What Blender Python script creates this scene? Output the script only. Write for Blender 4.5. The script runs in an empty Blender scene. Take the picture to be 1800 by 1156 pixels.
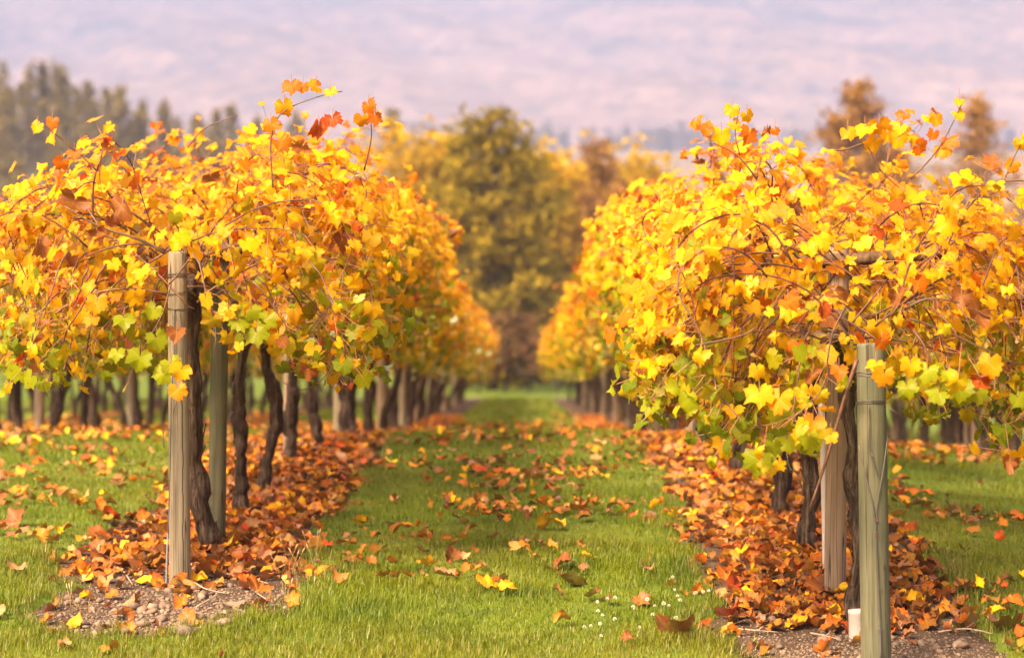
import bpy, math, random
import numpy as np
from mathutils import Vector, Matrix

SEED = 11
rng = np.random.default_rng(SEED)
random.seed(SEED)
scene = bpy.context.scene
COL = scene.collection
R = math.radians
H = 2.0                      # camera height above the world's zero
FPX, PX0, PY0 = 5000.0, 915.0, 530.0   # 100 mm lens on a 36 mm frame, direction of the rows

# ------------------------------------------------------------------ camera
cam_data = bpy.data.cameras.new('camera')
cam = bpy.data.objects.new('camera', cam_data)
COL.objects.link(cam)
cam.location = (0, 0, H)
cam.rotation_euler = (math.pi / 2 - 48 / FPX, 0, 15 / FPX)
cam_data.sensor_width = 36.0
cam_data.lens = 100.0
cam_data.clip_start = 0.1
cam_data.clip_end = 15000
cam_data.dof.use_dof = True
cam_data.dof.focus_distance = 12.6
cam_data.dof.aperture_fstop = 2.6
cam_data.dof.aperture_blades = 0
scene.camera = cam

# ------------------------------------------------------------------ sky and sun
SUN_EL, SUN_AZ = R(44), R(-142)          # azimuth from +Y towards +X: the sun stands left, a little behind
S = Vector((math.sin(SUN_AZ) * math.cos(SUN_EL), math.cos(SUN_AZ) * math.cos(SUN_EL), math.sin(SUN_EL)))
world = bpy.data.worlds.new('World')
scene.world = world
world.use_nodes = True
nt = world.node_tree
nt.nodes.clear()
sky = nt.nodes.new('ShaderNodeTexSky')
sky.sky_type = 'NISHITA'
sky.sun_disc = False
sky.sun_elevation = SUN_EL
sky.sun_rotation = SUN_AZ
sky.air_density = 0.7
sky.dust_density = 10.0
sky.ozone_density = 0.0
bg = nt.nodes.new('ShaderNodeBackground')
bg.inputs['Strength'].default_value = 0.105
wo = nt.nodes.new('ShaderNodeOutputWorld')
nt.links.new(sky.outputs[0], bg.inputs[0])
nt.links.new(bg.outputs[0], wo.inputs[0])

sun_data = bpy.data.lights.new('sun', 'SUN')
sun_data.energy = 3.3
sun_data.angle = R(16)
sun_data.color = (1.0, 0.80, 0.48)
sun = bpy.data.objects.new('sun', sun_data)
COL.objects.link(sun)
sun.rotation_euler = S.to_track_quat('Z', 'Y').to_euler()

vs = scene.view_settings
vs.view_transform = 'Standard'
vs.look = 'None'
vs.exposure = 1.78
vs.gamma = 1.0
vs.use_curve_mapping = False
scene.cycles.use_denoising = True
scene.cycles.max_bounces = 10
scene.cycles.diffuse_bounces = 8
scene.cycles.transmission_bounces = 8
scene.cycles.volume_bounces = 0
scene.cycles.caustics_reflective = False
scene.cycles.caustics_refractive = False

# ------------------------------------------------------------------ helpers: noise, terrain
_perm = np.random.default_rng(5).random((256, 256))

def vnoise(x, y):
    x = np.asarray(x, float); y = np.asarray(y, float)
    xi = np.floor(x).astype(int); yi = np.floor(y).astype(int)
    fx = x - xi; fy = y - yi
    fx = fx * fx * (3 - 2 * fx); fy = fy * fy * (3 - 2 * fy)
    a = _perm[xi % 256, yi % 256]; b = _perm[(xi + 1) % 256, yi % 256]
    c = _perm[xi % 256, (yi + 1) % 256]; d = _perm[(xi + 1) % 256, (yi + 1) % 256]
    return (a * (1 - fx) + b * fx) * (1 - fy) + (c * (1 - fx) + d * fx) * fy

def fbm(x, y, o=4):
    s = 0; a = 0.5; t = 0
    for _ in range(o):
        s = s + a * vnoise(x, y); t += a
        x = np.asarray(x) * 2.03 + 17.3; y = np.asarray(y) * 2.03 + 9.1; a *= 0.5
    return s / t

PD = np.array([-300, 0, 5, 8, 10, 11.6, 13.1, 15, 17.3, 19.5, 21.5, 23.5, 26, 30, 44, 68, 100, 150, 220, 500, 1000, 1800, 2400, 2700, 3200, 9000], float)
PZ = np.array([-2.2, -1.92, -1.88, -1.74, -1.60, -1.46, -1.30, -1.18, -1.11, -1.04, -1.03, -1.09, -1.20, -1.42, -1.86, -2.45, -3.2, -4.2, -3.2, 5, 36, 92, 127, 140, 144, 144], float)
_fy = np.arange(-50, 60, 0.1)
_fz = np.interp(_fy, PD, PZ)
_k = np.hanning(19); _k /= _k.sum()
_fzs = np.convolve(np.pad(_fz, 9, mode='edge'), _k, mode='valid')

XL, XR = -1.572, 1.449
ROWS = {'L': XL, 'R': XR, 'L2': -4.6, 'R2': 4.25, 'L3': -7.6, 'R3': 7.2, 'L4': -10.6, 'R4': 10.2}
ROW_Y0 = {'L': 12.15, 'R': 11.2, 'L2': 11.6, 'R2': 11.2, 'L3': 11.6, 'R3': 11.2, 'L4': 11.6, 'R4': 11.2}
STRIP_X = np.array(list(ROWS.values()))

def base_z(x, y):
    x = np.asarray(x, float); y = np.asarray(y, float)
    z = np.where((y > -49) & (y < 59), np.interp(y, _fy, _fzs), np.interp(y, PD, PZ)) + H
    z = z - 0.10 * np.clip(x - 1.9, 0, 12)
    # wooded knoll to the left
    z = z + 24 * np.exp(-(((x + 110) / 72) ** 2 + ((y - 470) / 120) ** 2))
    z = z + (fbm(x * 0.8 + 40, y * 0.8) - 0.5) * 0.07 * np.clip((30 - np.abs(y - 15)) / 30, 0, 1)
    return z

def strip_mask(x, y):
    """1 inside a bare soil strip under a row, 0 on the lawn, soft edge"""
    x = np.asarray(x, float); y = np.asarray(y, float)
    m = np.zeros(np.broadcast(x, y).shape)
    n = (fbm(x * 2.1 + 3, y * 1.7 + 8, 3) - 0.5) * 0.40 + (fbm(x * 11 + 1, y * 11, 2) - 0.5) * 0.16
    for xr in STRIP_X:
        y0 = 12.0 if xr < 0 else 10.9
        dx = np.abs(x - xr - (0 if xr > 0 else -0.02))
        w = 0.58 + n
        front = np.clip((y - y0 + n) / 0.55, 0, 1)
        w = w * np.sqrt(np.clip(front, 0, 1))
        m = np.maximum(m, np.clip((w - dx) / 0.10 + 0.5, 0, 1) * (front > 0))
    return np.where(y < 90, m, 0)

def gz(x, y):
    """lawn sheet with grooves under the rows"""
    return base_z(x, y) - 0.075 * strip_mask(x, y)

def soil_z(x, y):
    return base_z(x, y) - 0.036 + 0.012 * (fbm(np.asarray(x) * 6, np.asarray(y) * 6, 3) - 0.5)

def surf_z(x, y):
    return np.maximum(gz(x, y), soil_z(x, y) * strip_mask(x, y) + gz(x, y) * (1 - strip_mask(x, y)))

def P(px, py, d):
    """a point of the place seen in that direction at distance d"""
    return np.array([(px - PX0) / FPX * d, d, H - (py - PY0) / FPX * d])

def G(px, py):
    """the ground point in that direction"""
    d = np.linspace(8, 90, 4000)
    X = (px - PX0) / FPX * d
    z = H - (py - PY0) / FPX * d
    under = z < surf_z(X, d)
    i = int(np.argmax(under)) if under.any() else 200
    return np.array([X[i], d[i], float(surf_z(X[i], d[i]))])

# ------------------------------------------------------------------ helpers: meshes and objects
def mesh(name, V, F, mat=None, smooth=True, attrs=None):
    V = np.asarray(V, np.float32)
    me = bpy.data.meshes.new(name)
    parts = F if isinstance(F, list) else [F]
    parts = [np.asarray(f, np.int32) for f in parts if len(f)]
    me.vertices.add(len(V))
    me.vertices.foreach_set('co', V.ravel())
    loops = np.concatenate([f.ravel() for f in parts])
    tot = np.concatenate([np.full(len(f), f.shape[1], np.int32) for f in parts])
    st = np.concatenate([[0], np.cumsum(tot)[:-1]]).astype(np.int32)
    me.loops.add(len(loops))
    me.loops.foreach_set('vertex_index', loops)
    me.polygons.add(len(tot))
    me.polygons.foreach_set('loop_start', st)
    me.polygons.foreach_set('loop_total', tot)
    if smooth:
        me.polygons.foreach_set('use_smooth', np.ones(len(tot), bool))
    me.update(calc_edges=True)
    for k, a in (attrs or {}).items():
        a = np.asarray(a, np.float32)
        if a.shape[1] == 4:
            at = me.attributes.new(k, 'FLOAT_COLOR', 'POINT'); at.data.foreach_set('color', a.ravel())
        else:
            at = me.attributes.new(k, 'FLOAT_VECTOR', 'POINT'); at.data.foreach_set('vector', a.ravel())
    if mat:
        me.materials.append(mat)
    return me

def obj(name, data, parent=None, **props):
    o = bpy.data.objects.new(name, data)
    COL.objects.link(o)
    if parent is not None:
        o.parent = parent
    for k, v in props.items():
        o[k] = v
    return o

def thing(name, loc, label, category, group=None):
    o = bpy.data.objects.new(name, None)
    o.empty_display_size = 0.1
    COL.objects.link(o)
    o.location = loc
    o['label'] = label
    o['category'] = category
    if group:
        o['group'] = group
    return o

class MB:
    """collects shapes for one mesh"""
    def __init__(self):
        self.V = []; self.Q = []; self.T = []; self.n = 0
    def add(self, V, F):
        V = np.asarray(V, float); F = np.asarray(F, int)
        if len(F) == 0: return
        (self.Q if F.shape[1] == 4 else self.T).append(F + self.n)
        self.V.append(V); self.n += len(V)
    def mesh(self, name, mat, smooth=True):
        F = []
        if self.Q: F.append(np.concatenate(self.Q))
        if self.T: F.append(np.concatenate(self.T))
        return mesh(name, np.concatenate(self.V), F, mat, smooth)

def tube(path, rad, sides=8, ridge=0.0, nridge=5, twist=0.0, seed=0, cap=True):
    p = np.asarray(path, float); n = len(p)
    r = np.broadcast_to(np.asarray(rad, float), (n,)).copy()
    t = np.gradient(p, axis=0)
    t /= np.linalg.norm(t, axis=1)[:, None] + 1e-9
    u = np.cross(t[0], [0.0, 1.0, 0.0])
    if np.linalg.norm(u) < 1e-3: u = np.cross(t[0], [1.0, 0, 0])
    u /= np.linalg.norm(u)
    V = np.zeros((n, sides, 3))
    ph = np.linspace(0, 2 * np.pi, sides, endpoint=False)
    rs = np.random.default_rng(seed)
    o1, o2 = rs.random(2) * 6.28
    for i in range(n):
        u = u - t[i] * np.dot(u, t[i]); u /= np.linalg.norm(u) + 1e-9
        w = np.cross(t[i], u)
        rr = r[i] * np.ones(sides)
        if ridge:
            a = twist * i
            rr = rr * (1 + ridge * np.sin(nridge * ph + a + o1) + ridge * 0.7 * np.sin((nridge * 2 + 1) * ph + a * 1.6 + o2) + ridge * 0.6 * (rs.random(sides) - 0.5))
        V[i] = p[i] + np.outer(np.cos(ph) * rr, u) + np.outer(np.sin(ph) * rr, w)
    idx = np.arange(n * sides).reshape(n, sides)
    a = idx[:-1]; b = np.roll(idx[:-1], -1, 1); c = np.roll(idx[1:], -1, 1); d = idx[1:]
    Q = np.stack([a, b, c, d], -1).reshape(-1, 4)
    V = V.reshape(-1, 3)
    T = np.zeros((0, 3), int)
    if cap:
        V = np.vstack([V, p[0], p[-1]])
        k = n * sides
        j = np.arange(sides); jn = (j + 1) % sides
        T = np.vstack([np.stack([np.full(sides, k), jn, j], 1), np.stack([np.full(sides, k + 1), (n - 1) * sides + j, (n - 1) * sides + jn], 1)])
    return V, Q, T

def add_tube(mb, path, rad, sides=8, **k):
    V, Q, T = tube(path, rad, sides, **k)
    n = mb.n
    mb.Q.append(Q + n)
    if len(T): mb.T.append(T + n)
    mb.V.append(V); mb.n += len(V)

def smooth_path(pts, n):
    pts = np.asarray(pts, float)
    s = np.concatenate([[0], np.cumsum(np.linalg.norm(np.diff(pts, axis=0), axis=1))])
    q = np.linspace(0, s[-1], n)
    out = np.stack([np.interp(q, s, pts[:, i]) for i in range(3)], 1)
    w = max(1, n // (len(pts) * 2))
    for _ in range(2):
        pad = np.vstack([out[:1]] * w + [out] + [out[-1:]] * w)
        ker = np.ones(2 * w + 1) / (2 * w + 1)
        sm = np.stack([np.convolve(pad[:, i], ker, 'valid') for i in range(3)], 1)
        sm[0] = out[0]; sm[-1] = out[-1]; out = sm
    return out

# ------------------------------------------------------------------ materials
class N:
    def __init__(self, name):
        self.m = bpy.data.materials.new(name); self.m.use_nodes = True
        self.t = self.m.node_tree; self.t.nodes.clear()
        self.out = self.t.nodes.new('ShaderNodeOutputMaterial')
    def n(self, typ, ins=None, **kw):
        nd = self.t.nodes.new(typ)
        for k, v in kw.items(): setattr(nd, k, v)
        for k, v in (ins or {}).items():
            if isinstance(v, bpy.types.NodeSocket): self.t.links.new(v, nd.inputs[k])
            else: nd.inputs[k].default_value = v
        return nd
    def math(self, op, a, b=0.0, c=0.0, clamp=False):
        return self.n('ShaderNodeMath', {0: a, 1: b, 2: c}, operation=op, use_clamp=clamp).outputs[0]
    def mix(self, f, a, b, blend='MIX'):
        nd = self.n('ShaderNodeMix', {0: f, 6: a, 7: b}, data_type='RGBA', blend_type=blend)
        return nd.outputs[2]
    def ramp(self, f, stops, interp='LINEAR'):
        nd = self.n('ShaderNodeValToRGB', {0: f}); cr = nd.color_ramp; cr.interpolation = interp
        while len(cr.elements) < len(stops): cr.elements.new(0.5)
        for e, (p, c) in zip(cr.elements, stops):
            e.position = p; e.color = (*c, 1) if len(c) == 3 else c
        return nd.outputs[0]
    def noise(self, vec, scale, detail=4, rough=0.55, dist=0.0):
        return self.n('ShaderNodeTexNoise', {'Vector': vec, 'Scale': scale, 'Detail': detail, 'Roughness': rough, 'Distortion': dist}).outputs[0]
    def coord(self, which='Object'):
        return self.n('ShaderNodeTexCoord').outputs[which]
    def mapping(self, vec, scale=(1, 1, 1), rot=(0, 0, 0)):
        if any(rot): vec = self.n('ShaderNodeMapping', {'Vector': vec, 'Rotation': rot}).outputs[0]
        return self.n('ShaderNodeMapping', {'Vector': vec, 'Scale': scale}).outputs[0]
    def bump(self, h, strength=0.5, dist=0.01):
        return self.n('ShaderNodeBump', {'Height': h, 'Strength': strength, 'Distance': dist}).outputs[0]
    def bsdf(self, col, rough=0.7, normal=None, spec=0.4):
        nd = self.n('ShaderNodeBsdfPrincipled', {'Base Color': col, 'Roughness': rough, 'Specular IOR Level': spec})
        if normal is not None: self.t.links.new(normal, nd.inputs['Normal'])
        return nd.outputs[0]
    def done(self, sh):
        self.t.links.new(sh, self.out.inputs[0]); return self.m

def leaf_material(name, source, translucent=0.56, wear=0.45, gloss=0.035):
    g = N(name)
    if source == 'object':
        col = g.n('ShaderNodeObjectInfo').outputs['Color']
    else:
        col = g.n('ShaderNodeAttribute', attribute_name='leafcol').outputs['Color']
    luv = g.n('ShaderNodeAttribute', attribute_name='luv').outputs['Vector']
    sx = g.n('ShaderNodeSeparateXYZ', {0: luv})
    x, y, rnd = sx.outputs[0], sx.outputs[1], sx.outputs[2]
    r = g.math('SQRT', g.math('ADD', g.math('MULTIPLY', x, x), g.math('MULTIPLY', y, y)))
    ang = g.math('ABSOLUTE', g.math('ARCTAN2', x, y))
    d0 = ang
    for a in (1.02, 2.05):
        d0 = g.math('MINIMUM', d0, g.math('ABSOLUTE', g.math('SUBTRACT', ang, a)))
    vein = g.math('SUBTRACT', 1.0, g.math('DIVIDE', g.math('MULTIPLY', d0, r), 0.05), clamp=True)
    loc = g.n('ShaderNodeObjectInfo').outputs['Random']
    cv = g.n('ShaderNodeCombineXYZ', {0: x, 1: y, 2: g.math('ADD', g.math('MULTIPLY', rnd, 37.0), g.math('MULTIPLY', loc, 91.0))}).outputs[0]
    n1 = g.noise(cv, 2.6, 3, 0.6)
    n2 = g.noise(cv, 9.0, 2, 0.6)
    edge = g.math('ADD', r, g.math('MULTIPLY', g.math('SUBTRACT', n1, 0.5), 1.5))
    edge = g.n('ShaderNodeMapRange', {0: edge, 1: 0.62, 2: 1.05, 3: 0.0, 4: wear}).outputs[0]
    dark = g.mix(1.0, col, (0.80, 0.42, 0.42, 1), 'MULTIPLY')
    c = g.mix(edge, col, dark)
    c = g.mix(g.math('MULTIPLY', g.math('GREATER_THAN', n2, 0.66), 0.45), c, g.mix(1.0, col, (0.55, 0.3, 0.25, 1), 'MULTIPLY'))
    light = g.mix(0.35, col, (0.75, 0.52, 0.06, 1))
    c = g.mix(g.math('MULTIPLY', vein, 0.45), c, light)
    nrm = g.bump(g.math('SUBTRACT', g.math('MULTIPLY', n1, 0.5), g.math('MULTIPLY', vein, 0.25)), 0.35, 0.01)
    df = g.n('ShaderNodeBsdfDiffuse', {'Color': c, 'Normal': nrm}).outputs[0]
    tcol = g.mix(1.0, c, (1.0, 0.84, 0.45, 1), 'MULTIPLY')
    tr = g.n('ShaderNodeBsdfTranslucent', {'Color': tcol}).outputs[0]
    m = g.n('ShaderNodeMixShader', {0: translucent, 1: df, 2: tr}).outputs[0]
    gl = g.n('ShaderNodeBsdfGlossy', {'Color': (1, 1, 1, 1), 'Roughness': 0.36, 'Normal': nrm}).outputs[0]
    fr = g.n('ShaderNodeFresnel', {'IOR': 1.4}).outputs[0]
    m = g.n('ShaderNodeMixShader', {0: g.math('ADD', g.math('MULTIPLY', fr, gloss * 6), 0.0, clamp=True), 1: m, 2: gl}).outputs[0]
    return g.done(m)

M = {}
M['leaf_obj'] = leaf_material('vine_leaf', 'object')
M['leaf_mass'] = leaf_material('vine_leaf_mass', 'attribute')
M['litter_obj'] = leaf_material('fallen_leaf', 'object', 0.12, 0.8, 0.05)
M['litter_mass'] = leaf_material('fallen_leaf_mass', 'attribute', 0.12, 0.8, 0.05)

def grass_material():
    g = N('grass_blades')
    col = g.n('ShaderNodeAttribute', attribute_name='leafcol').outputs['Color']
    df = g.bsdf(col, 0.45, spec=0.35)
    tr = g.n('ShaderNodeBsdfTranslucent', {'Color': col}).outputs[0]
    return g.done(g.n('ShaderNodeMixShader', {0: 0.35, 1: df, 2: tr}).outputs[0])
M['grass'] = grass_material()

def lawn_material():
    g = N('lawn_ground')
    co = g.coord()
    n1 = g.noise(co, 0.35, 5); n2 = g.noise(co, 7.0, 5, 0.65)
    c = g.ramp(n1, [(0.32, (0.085, 0.125, 0.014)), (0.55, (0.12, 0.155, 0.016)), (0.72, (0.19, 0.185, 0.03))])
    c = g.mix(g.ramp(n2, [(0.42, (0, 0, 0)), (0.7, (0.75, 0.75, 0.75))]), c, (0.065, 0.075, 0.015, 1))
    # dry pale fields far away up the valley
    sy = g.n('ShaderNodeSeparateXYZ', {0: co}).outputs[1]
    far = g.n('ShaderNodeMapRange', {0: sy, 1: 180.0, 2: 500.0, 3: 0.0, 4: 1.0}).outputs[0]
    nf = g.noise(g.mapping(co, (0.004, 0.006, 0.01)), 1.0, 3)
    c = g.mix(far, c, g.ramp(nf, [(0.4, (0.16, 0.115, 0.065)), (0.52, (0.30, 0.21, 0.12)), (0.6, (0.13, 0.10, 0.055))]))
    return g.done(g.bsdf(c, 0.95, g.bump(n2, 0.7, 0.03), 0.1))
M['lawn'] = lawn_material()

def soil_material():
    g = N('stony_soil')
    co = g.coord()
    n = g.noise(co, 9, 6, 0.65); v = g.n('ShaderNodeTexVoronoi', {'Vector': co, 'Scale': 55.0})
    c = g.ramp(n, [(0.3, (0.038, 0.021, 0.012)), (0.55, (0.082, 0.048, 0.029)), (0.75, (0.14, 0.09, 0.056))])
    st = g.ramp(v.outputs['Distance'], [(0.2, (1, 1, 1)), (0.5, (0, 0, 0))])
    hs = g.n('ShaderNodeSeparateColor', {0: v.outputs['Color']}).outputs[0]
    c = g.mix(g.math('MULTIPLY', st, g.math('GREATER_THAN', hs, 0.55)), c, g.ramp(hs, [(0.55, (0.09, 0.056, 0.036)), (1.0, (0.19, 0.13, 0.09))]))
    h = g.math('ADD', g.math('MULTIPLY', n, 0.6), g.math('MULTIPLY', st, 0.5))
    return g.done(g.bsdf(c, 0.9, g.bump(h, 0.8, 0.012), 0.2))
M['soil'] = soil_material()

def pebble_material():
    g = N('river_pebble')
    co = g.coord()
    rn = g.n('ShaderNodeObjectInfo').outputs['Random']
    at = g.n('ShaderNodeAttribute', attribute_name='leafcol').outputs['Fac']
    f = g.math('FRACT', g.math('ADD', rn, at))
    c = g.ramp(f, [(0.0, (0.15, 0.09, 0.056)), (0.3, (0.24, 0.15, 0.10)), (0.55, (0.13, 0.09, 0.065)), (0.8, (0.30, 0.205, 0.145)), (1.0, (0.10, 0.062, 0.04))])
    n = g.noise(co, 70, 4, 0.7)
    c = g.mix(g.math('MULTIPLY', n, 0.55), c, (0.16, 0.105, 0.07, 1))
    return g.done(g.bsdf(c, 0.75, g.bump(n, 0.25, 0.004), 0.3))
M['pebble'] = pebble_material()

def bark_material(name, c0, c1, c2, sc=1.0):
    g = N(name)
    co = g.coord()
    st = g.mapping(co, (38 * sc, 38 * sc, 5.5 * sc))
    n = g.noise(st, 1.0, 5, 0.65, 0.4)
    m = g.noise(g.mapping(co, (90 * sc, 90 * sc, 9 * sc)), 1.0, 3, 0.6, 0.3)
    c = g.ramp(n, [(0.3, c0), (0.52, c1), (0.74, c2)])
    c = g.mix(g.ramp(m, [(0.32, (0.8, 0.8, 0.8)), (0.5, (0, 0, 0))]), c, (*[v * 0.35 for v in c0], 1))
    h = g.math('ADD', n, g.math('MULTIPLY', m, 0.6))
    return g.done(g.bsdf(c, 0.88, g.bump(h, 0.9, 0.02), 0.2))
M['bark'] = bark_material('vine_bark', (0.024, 0.014, 0.009), (0.085, 0.052, 0.033), (0.24, 0.165, 0.115))
M['tree_bark'] = bark_material('tree_bark', (0.05, 0.032, 0.022), (0.12, 0.075, 0.05), (0.22, 0.14, 0.09), 0.1)

def cane_material():
    g = N('vine_cane')
    n = g.noise(g.coord(), 30, 3)
    rn = g.n('ShaderNodeObjectInfo').outputs['Random']
    c = g.ramp(n, [(0.3, (0.055, 0.02, 0.01)), (0.7, (0.15, 0.055, 0.026))])
    c = g.mix(g.math('MULTIPLY', rn, 0.4), c, (0.18, 0.09, 0.045, 1))
    return g.done(g.bsdf(c, 0.5, None, 0.4))
M['cane'] = cane_material()
def plain(name, col, rough, metal=0.0, bump=0.0):
    g = N(name)
    n = g.noise(g.coord(), 45, 4, 0.6)
    c = g.mix(g.math('MULTIPLY', n, 0.5), (*col, 1), (*[v * 0.55 for v in col], 1))
    nd = g.n('ShaderNodeBsdfPrincipled', {'Base Color': c, 'Roughness': rough, 'Metallic': metal})
    if bump: g.t.links.new(g.bump(n, bump, 0.004), nd.inputs['Normal'])
    return g.done(nd.outputs[0])
M['stalk'] = plain('leaf_stalk', (0.42, 0.16, 0.06), 0.5)
M['wire'] = plain('trellis_wire', (0.16, 0.13, 0.12), 0.5, 0.6)
M['rust'] = plain('rusty_wire', (0.20, 0.085, 0.05), 0.7, 0.3)
M['rod'] = plain('steel_rod', (0.19, 0.19, 0.18), 0.55, 0.5)
M['plastic'] = plain('white_plastic', (0.60, 0.50, 0.44), 0.45, 0, 0.1)
M['petal'] = plain('clover_petal', (0.70, 0.66, 0.52), 0.6)
M['stem'] = plain('clover_stem', (0.12, 0.2, 0.03), 0.6)
M['twig'] = plain('dry_twig', (0.40, 0.28, 0.20), 0.8, 0, 0.4)
M['seed'] = plain('grass_seed_head', (0.52, 0.33, 0.15), 0.8)

def wood_material(name, light, dark, tint, crack=1.0, split=None):
    g = N(name)
    co = g.coord()
    gr = g.noise(g.mapping(co, (42, 42, 1.6)), 1.0, 5, 0.6, 0.25)
    fi = g.noise(g.mapping(co, (170, 170, 3.2)), 1.0, 3, 0.6)
    bl = g.noise(g.mapping(co, (9, 9, 3)), 1.0, 4, 0.6)
    c = g.ramp(gr, [(0.28, dark), (0.5, light), (0.75, tuple(min(1, v * 1.2) for v in light))])
    c = g.mix(g.ramp(bl, [(0.4, (0, 0, 0)), (0.68, (0.7, 0.7, 0.7))]), c, (*tint, 1))
    c = g.mix(g.ramp(fi, [(0.26, (0.7, 0.7, 0.7)), (0.42, (0, 0, 0))]), c, (*[v * 0.6 for v in dark], 1))
    kn = g.n('ShaderNodeTexVoronoi', {'Vector': g.mapping(co, (9, 9, 5.5)), 'Scale': 1.0})
    kf = g.ramp(kn.outputs['Distance'], [(0.045, (1, 1, 1)), (0.09, (0, 0, 0))])
    c = g.mix(kf, c, (0.09, 0.055, 0.03, 1))
    cr = g.noise(g.mapping(co, (24, 24, 0.55)), 1.0, 2, 0.5, 0.15)
    cf = g.ramp(g.math('ABSOLUTE', g.math('SUBTRACT', cr, 0.5)), [(0.004, (crack, crack, crack)), (0.014, (0, 0, 0))])
    c = g.mix(cf, c, (0.05, 0.032, 0.02, 1))
    if split is not None:      # one long drying crack down the face
        sp_ = g.n('ShaderNodeSeparateXYZ', {0: co})
        wob = g.math('MULTIPLY', g.math('SUBTRACT', g.noise(g.n('ShaderNodeCombineXYZ', {2: sp_.outputs[2]}).outputs[0], 6.0, 3), 0.5), 0.022)
        dx = g.math('ABSOLUTE', g.math('SUBTRACT', sp_.outputs[0], g.math('ADD', wob, split)))
        lim = g.math('MULTIPLY', g.math('LESS_THAN', sp_.outputs[1], 0.0), g.math('LESS_THAN', sp_.outputs[2], 1.02))
        ln = g.math('MULTIPLY', g.n('ShaderNodeMapRange', {0: dx, 1: 0.0012, 2: 0.0030, 3: 1.0, 4: 0.0}).outputs[0], lim)
        cf = g.math('MAXIMUM', cf, ln)
        c = g.mix(ln, c, (0.035, 0.02, 0.012, 1))
    h = g.math('SUBTRACT', g.math('ADD', g.math('MULTIPLY', gr, 0.5), g.math('MULTIPLY', fi, 0.3)), g.math('MULTIPLY', cf, 1.0))
    return g.done(g.bsdf(c, 0.8, g.bump(h, 0.5, 0.006), 0.25))
M['arm'] = bark_material('cross_arm_wood', (0.055, 0.028, 0.013), (0.12, 0.065, 0.032), (0.18, 0.105, 0.056), 0.5)
M['post_green'] = wood_material('green_treated_wood', (0.135, 0.116, 0.066), (0.055, 0.051, 0.029), (0.080, 0.088, 0.048), 1.0)
M['post_pale'] = wood_material('pale_weathered_wood', (0.27, 0.205, 0.13), (0.15, 0.11, 0.07), (0.22, 0.19, 0.125))
M['post_split'] = wood_material('pale_split_wood', (0.26, 0.195, 0.125), (0.12, 0.088, 0.056), (0.20, 0.165, 0.11), 1.0, 0.022)
M['post_brown'] = wood_material('tan_weathered_wood', (0.31, 0.21, 0.13), (0.17, 0.11, 0.068), (0.25, 0.175, 0.11))

def needle_material(name, cols, tr=0.25):
    g = N(name)
    rn = g.n('ShaderNodeObjectInfo').outputs['Random']
    geo = g.n('ShaderNodeNewGeometry').outputs['Random Per Island']
    n = g.noise(g.coord(), 0.7, 3)
    f = g.math('ADD', g.math('MULTIPLY', geo, 0.55), g.math('MULTIPLY', n, 0.6))
    f = g.math('ADD', f, g.math('MULTIPLY', g.math('SUBTRACT', rn, 0.5), 0.15))
    k = len(cols)
    c = g.ramp(f, [(0.15 + 0.75 * i / (k - 1), cols[i]) for i in range(k)])
    df = g.n('ShaderNodeBsdfDiffuse', {'Color': c}).outputs[0]
    t = g.n('ShaderNodeBsdfTranslucent', {'Color': c}).outputs[0]
    return g.done(g.n('ShaderNodeMixShader', {0: tr, 1: df, 2: t}).outputs[0])
M['pine'] = needle_material('pine_needles', [(0.07, 0.058, 0.010), (0.16, 0.12, 0.013), (0.26, 0.18, 0.015), (0.40, 0.245, 0.017)], 0.35)
M['russet'] = needle_material('russet_conifer', [(0.18, 0.08, 0.026), (0.30, 0.145, 0.038), (0.40, 0.21, 0.048)], 0.35)
M['forest'] = needle_material('forest_needles', [(0.09, 0.065, 0.022), (0.17, 0.125, 0.03), (0.27, 0.19, 0.035)], 0.2)
M['yellow_tree'] = needle_material('yellow_foliage', [(0.42, 0.24, 0.012), (0.66, 0.40, 0.015), (0.75, 0.48, 0.02)], 0.45)
M['olive_tree'] = needle_material('golden_olive_foliage', [(0.20, 0.12, 0.014), (0.34, 0.20, 0.016), (0.50, 0.29, 0.018)], 0.4)
M['shrub'] = needle_material('russet_shrub', [(0.07, 0.045, 0.018), (0.14, 0.075, 0.025), (0.20, 0.09, 0.04)], 0.3)
M['treeline'] = needle_material('treeline_needles', [(0.05, 0.05, 0.04), (0.09, 0.08, 0.05)], 0.1)

def mountain_material():
    g = N('mountain_slope')
    co = g.coord()
    a = g.noise(g.mapping(co, (0.0022, 0.0012, 0.011), (0, R(-14), 0)), 1.0, 6, 0.65, 0.6)
    b = g.noise(g.mapping(co, (0.009, 0.005, 0.034), (0, R(-17), 0)), 1.0, 6, 0.72, 0.8)
    d = g.noise(g.mapping(co, (0.040, 0.018, 0.09), (0, R(25), 0)), 1.0, 4, 0.7, 0.4)
    f = g.math('ADD', g.math('ADD', g.math('MULTIPLY', a, 0.30), g.math('MULTIPLY', b, 0.36)), g.math('MULTIPLY', d, 0.34))
    sz = g.n('ShaderNodeSeparateXYZ', {0: co}).outputs[2]
    hi = g.n('ShaderNodeMapRange', {0: sz, 1: 230.0, 2: 540.0, 3: 0.06, 4: -0.07}).outputs[0]
    f = g.math('ADD', f, hi)
    c = g.ramp(f, [(0.38, (0.02, 0.042, 0.06)), (0.45, (0.055, 0.056, 0.07)), (0.50, (0.13, 0.095, 0.095)), (0.55, (0.18, 0.12, 0.105)), (0.61, (0.26, 0.175, 0.145))])
    spots = g.math('GREATER_THAN', g.noise(g.mapping(co, (0.035, 0.02, 0.05)), 1.0, 5, 0.7), 0.57)
    c = g.mix(g.math('MULTIPLY', spots, 0.5), c, (0.03, 0.045, 0.05, 1))
    return g.done(g.bsdf(c, 1.0, None, 0.0))
M['mountain'] = mountain_material()

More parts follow.
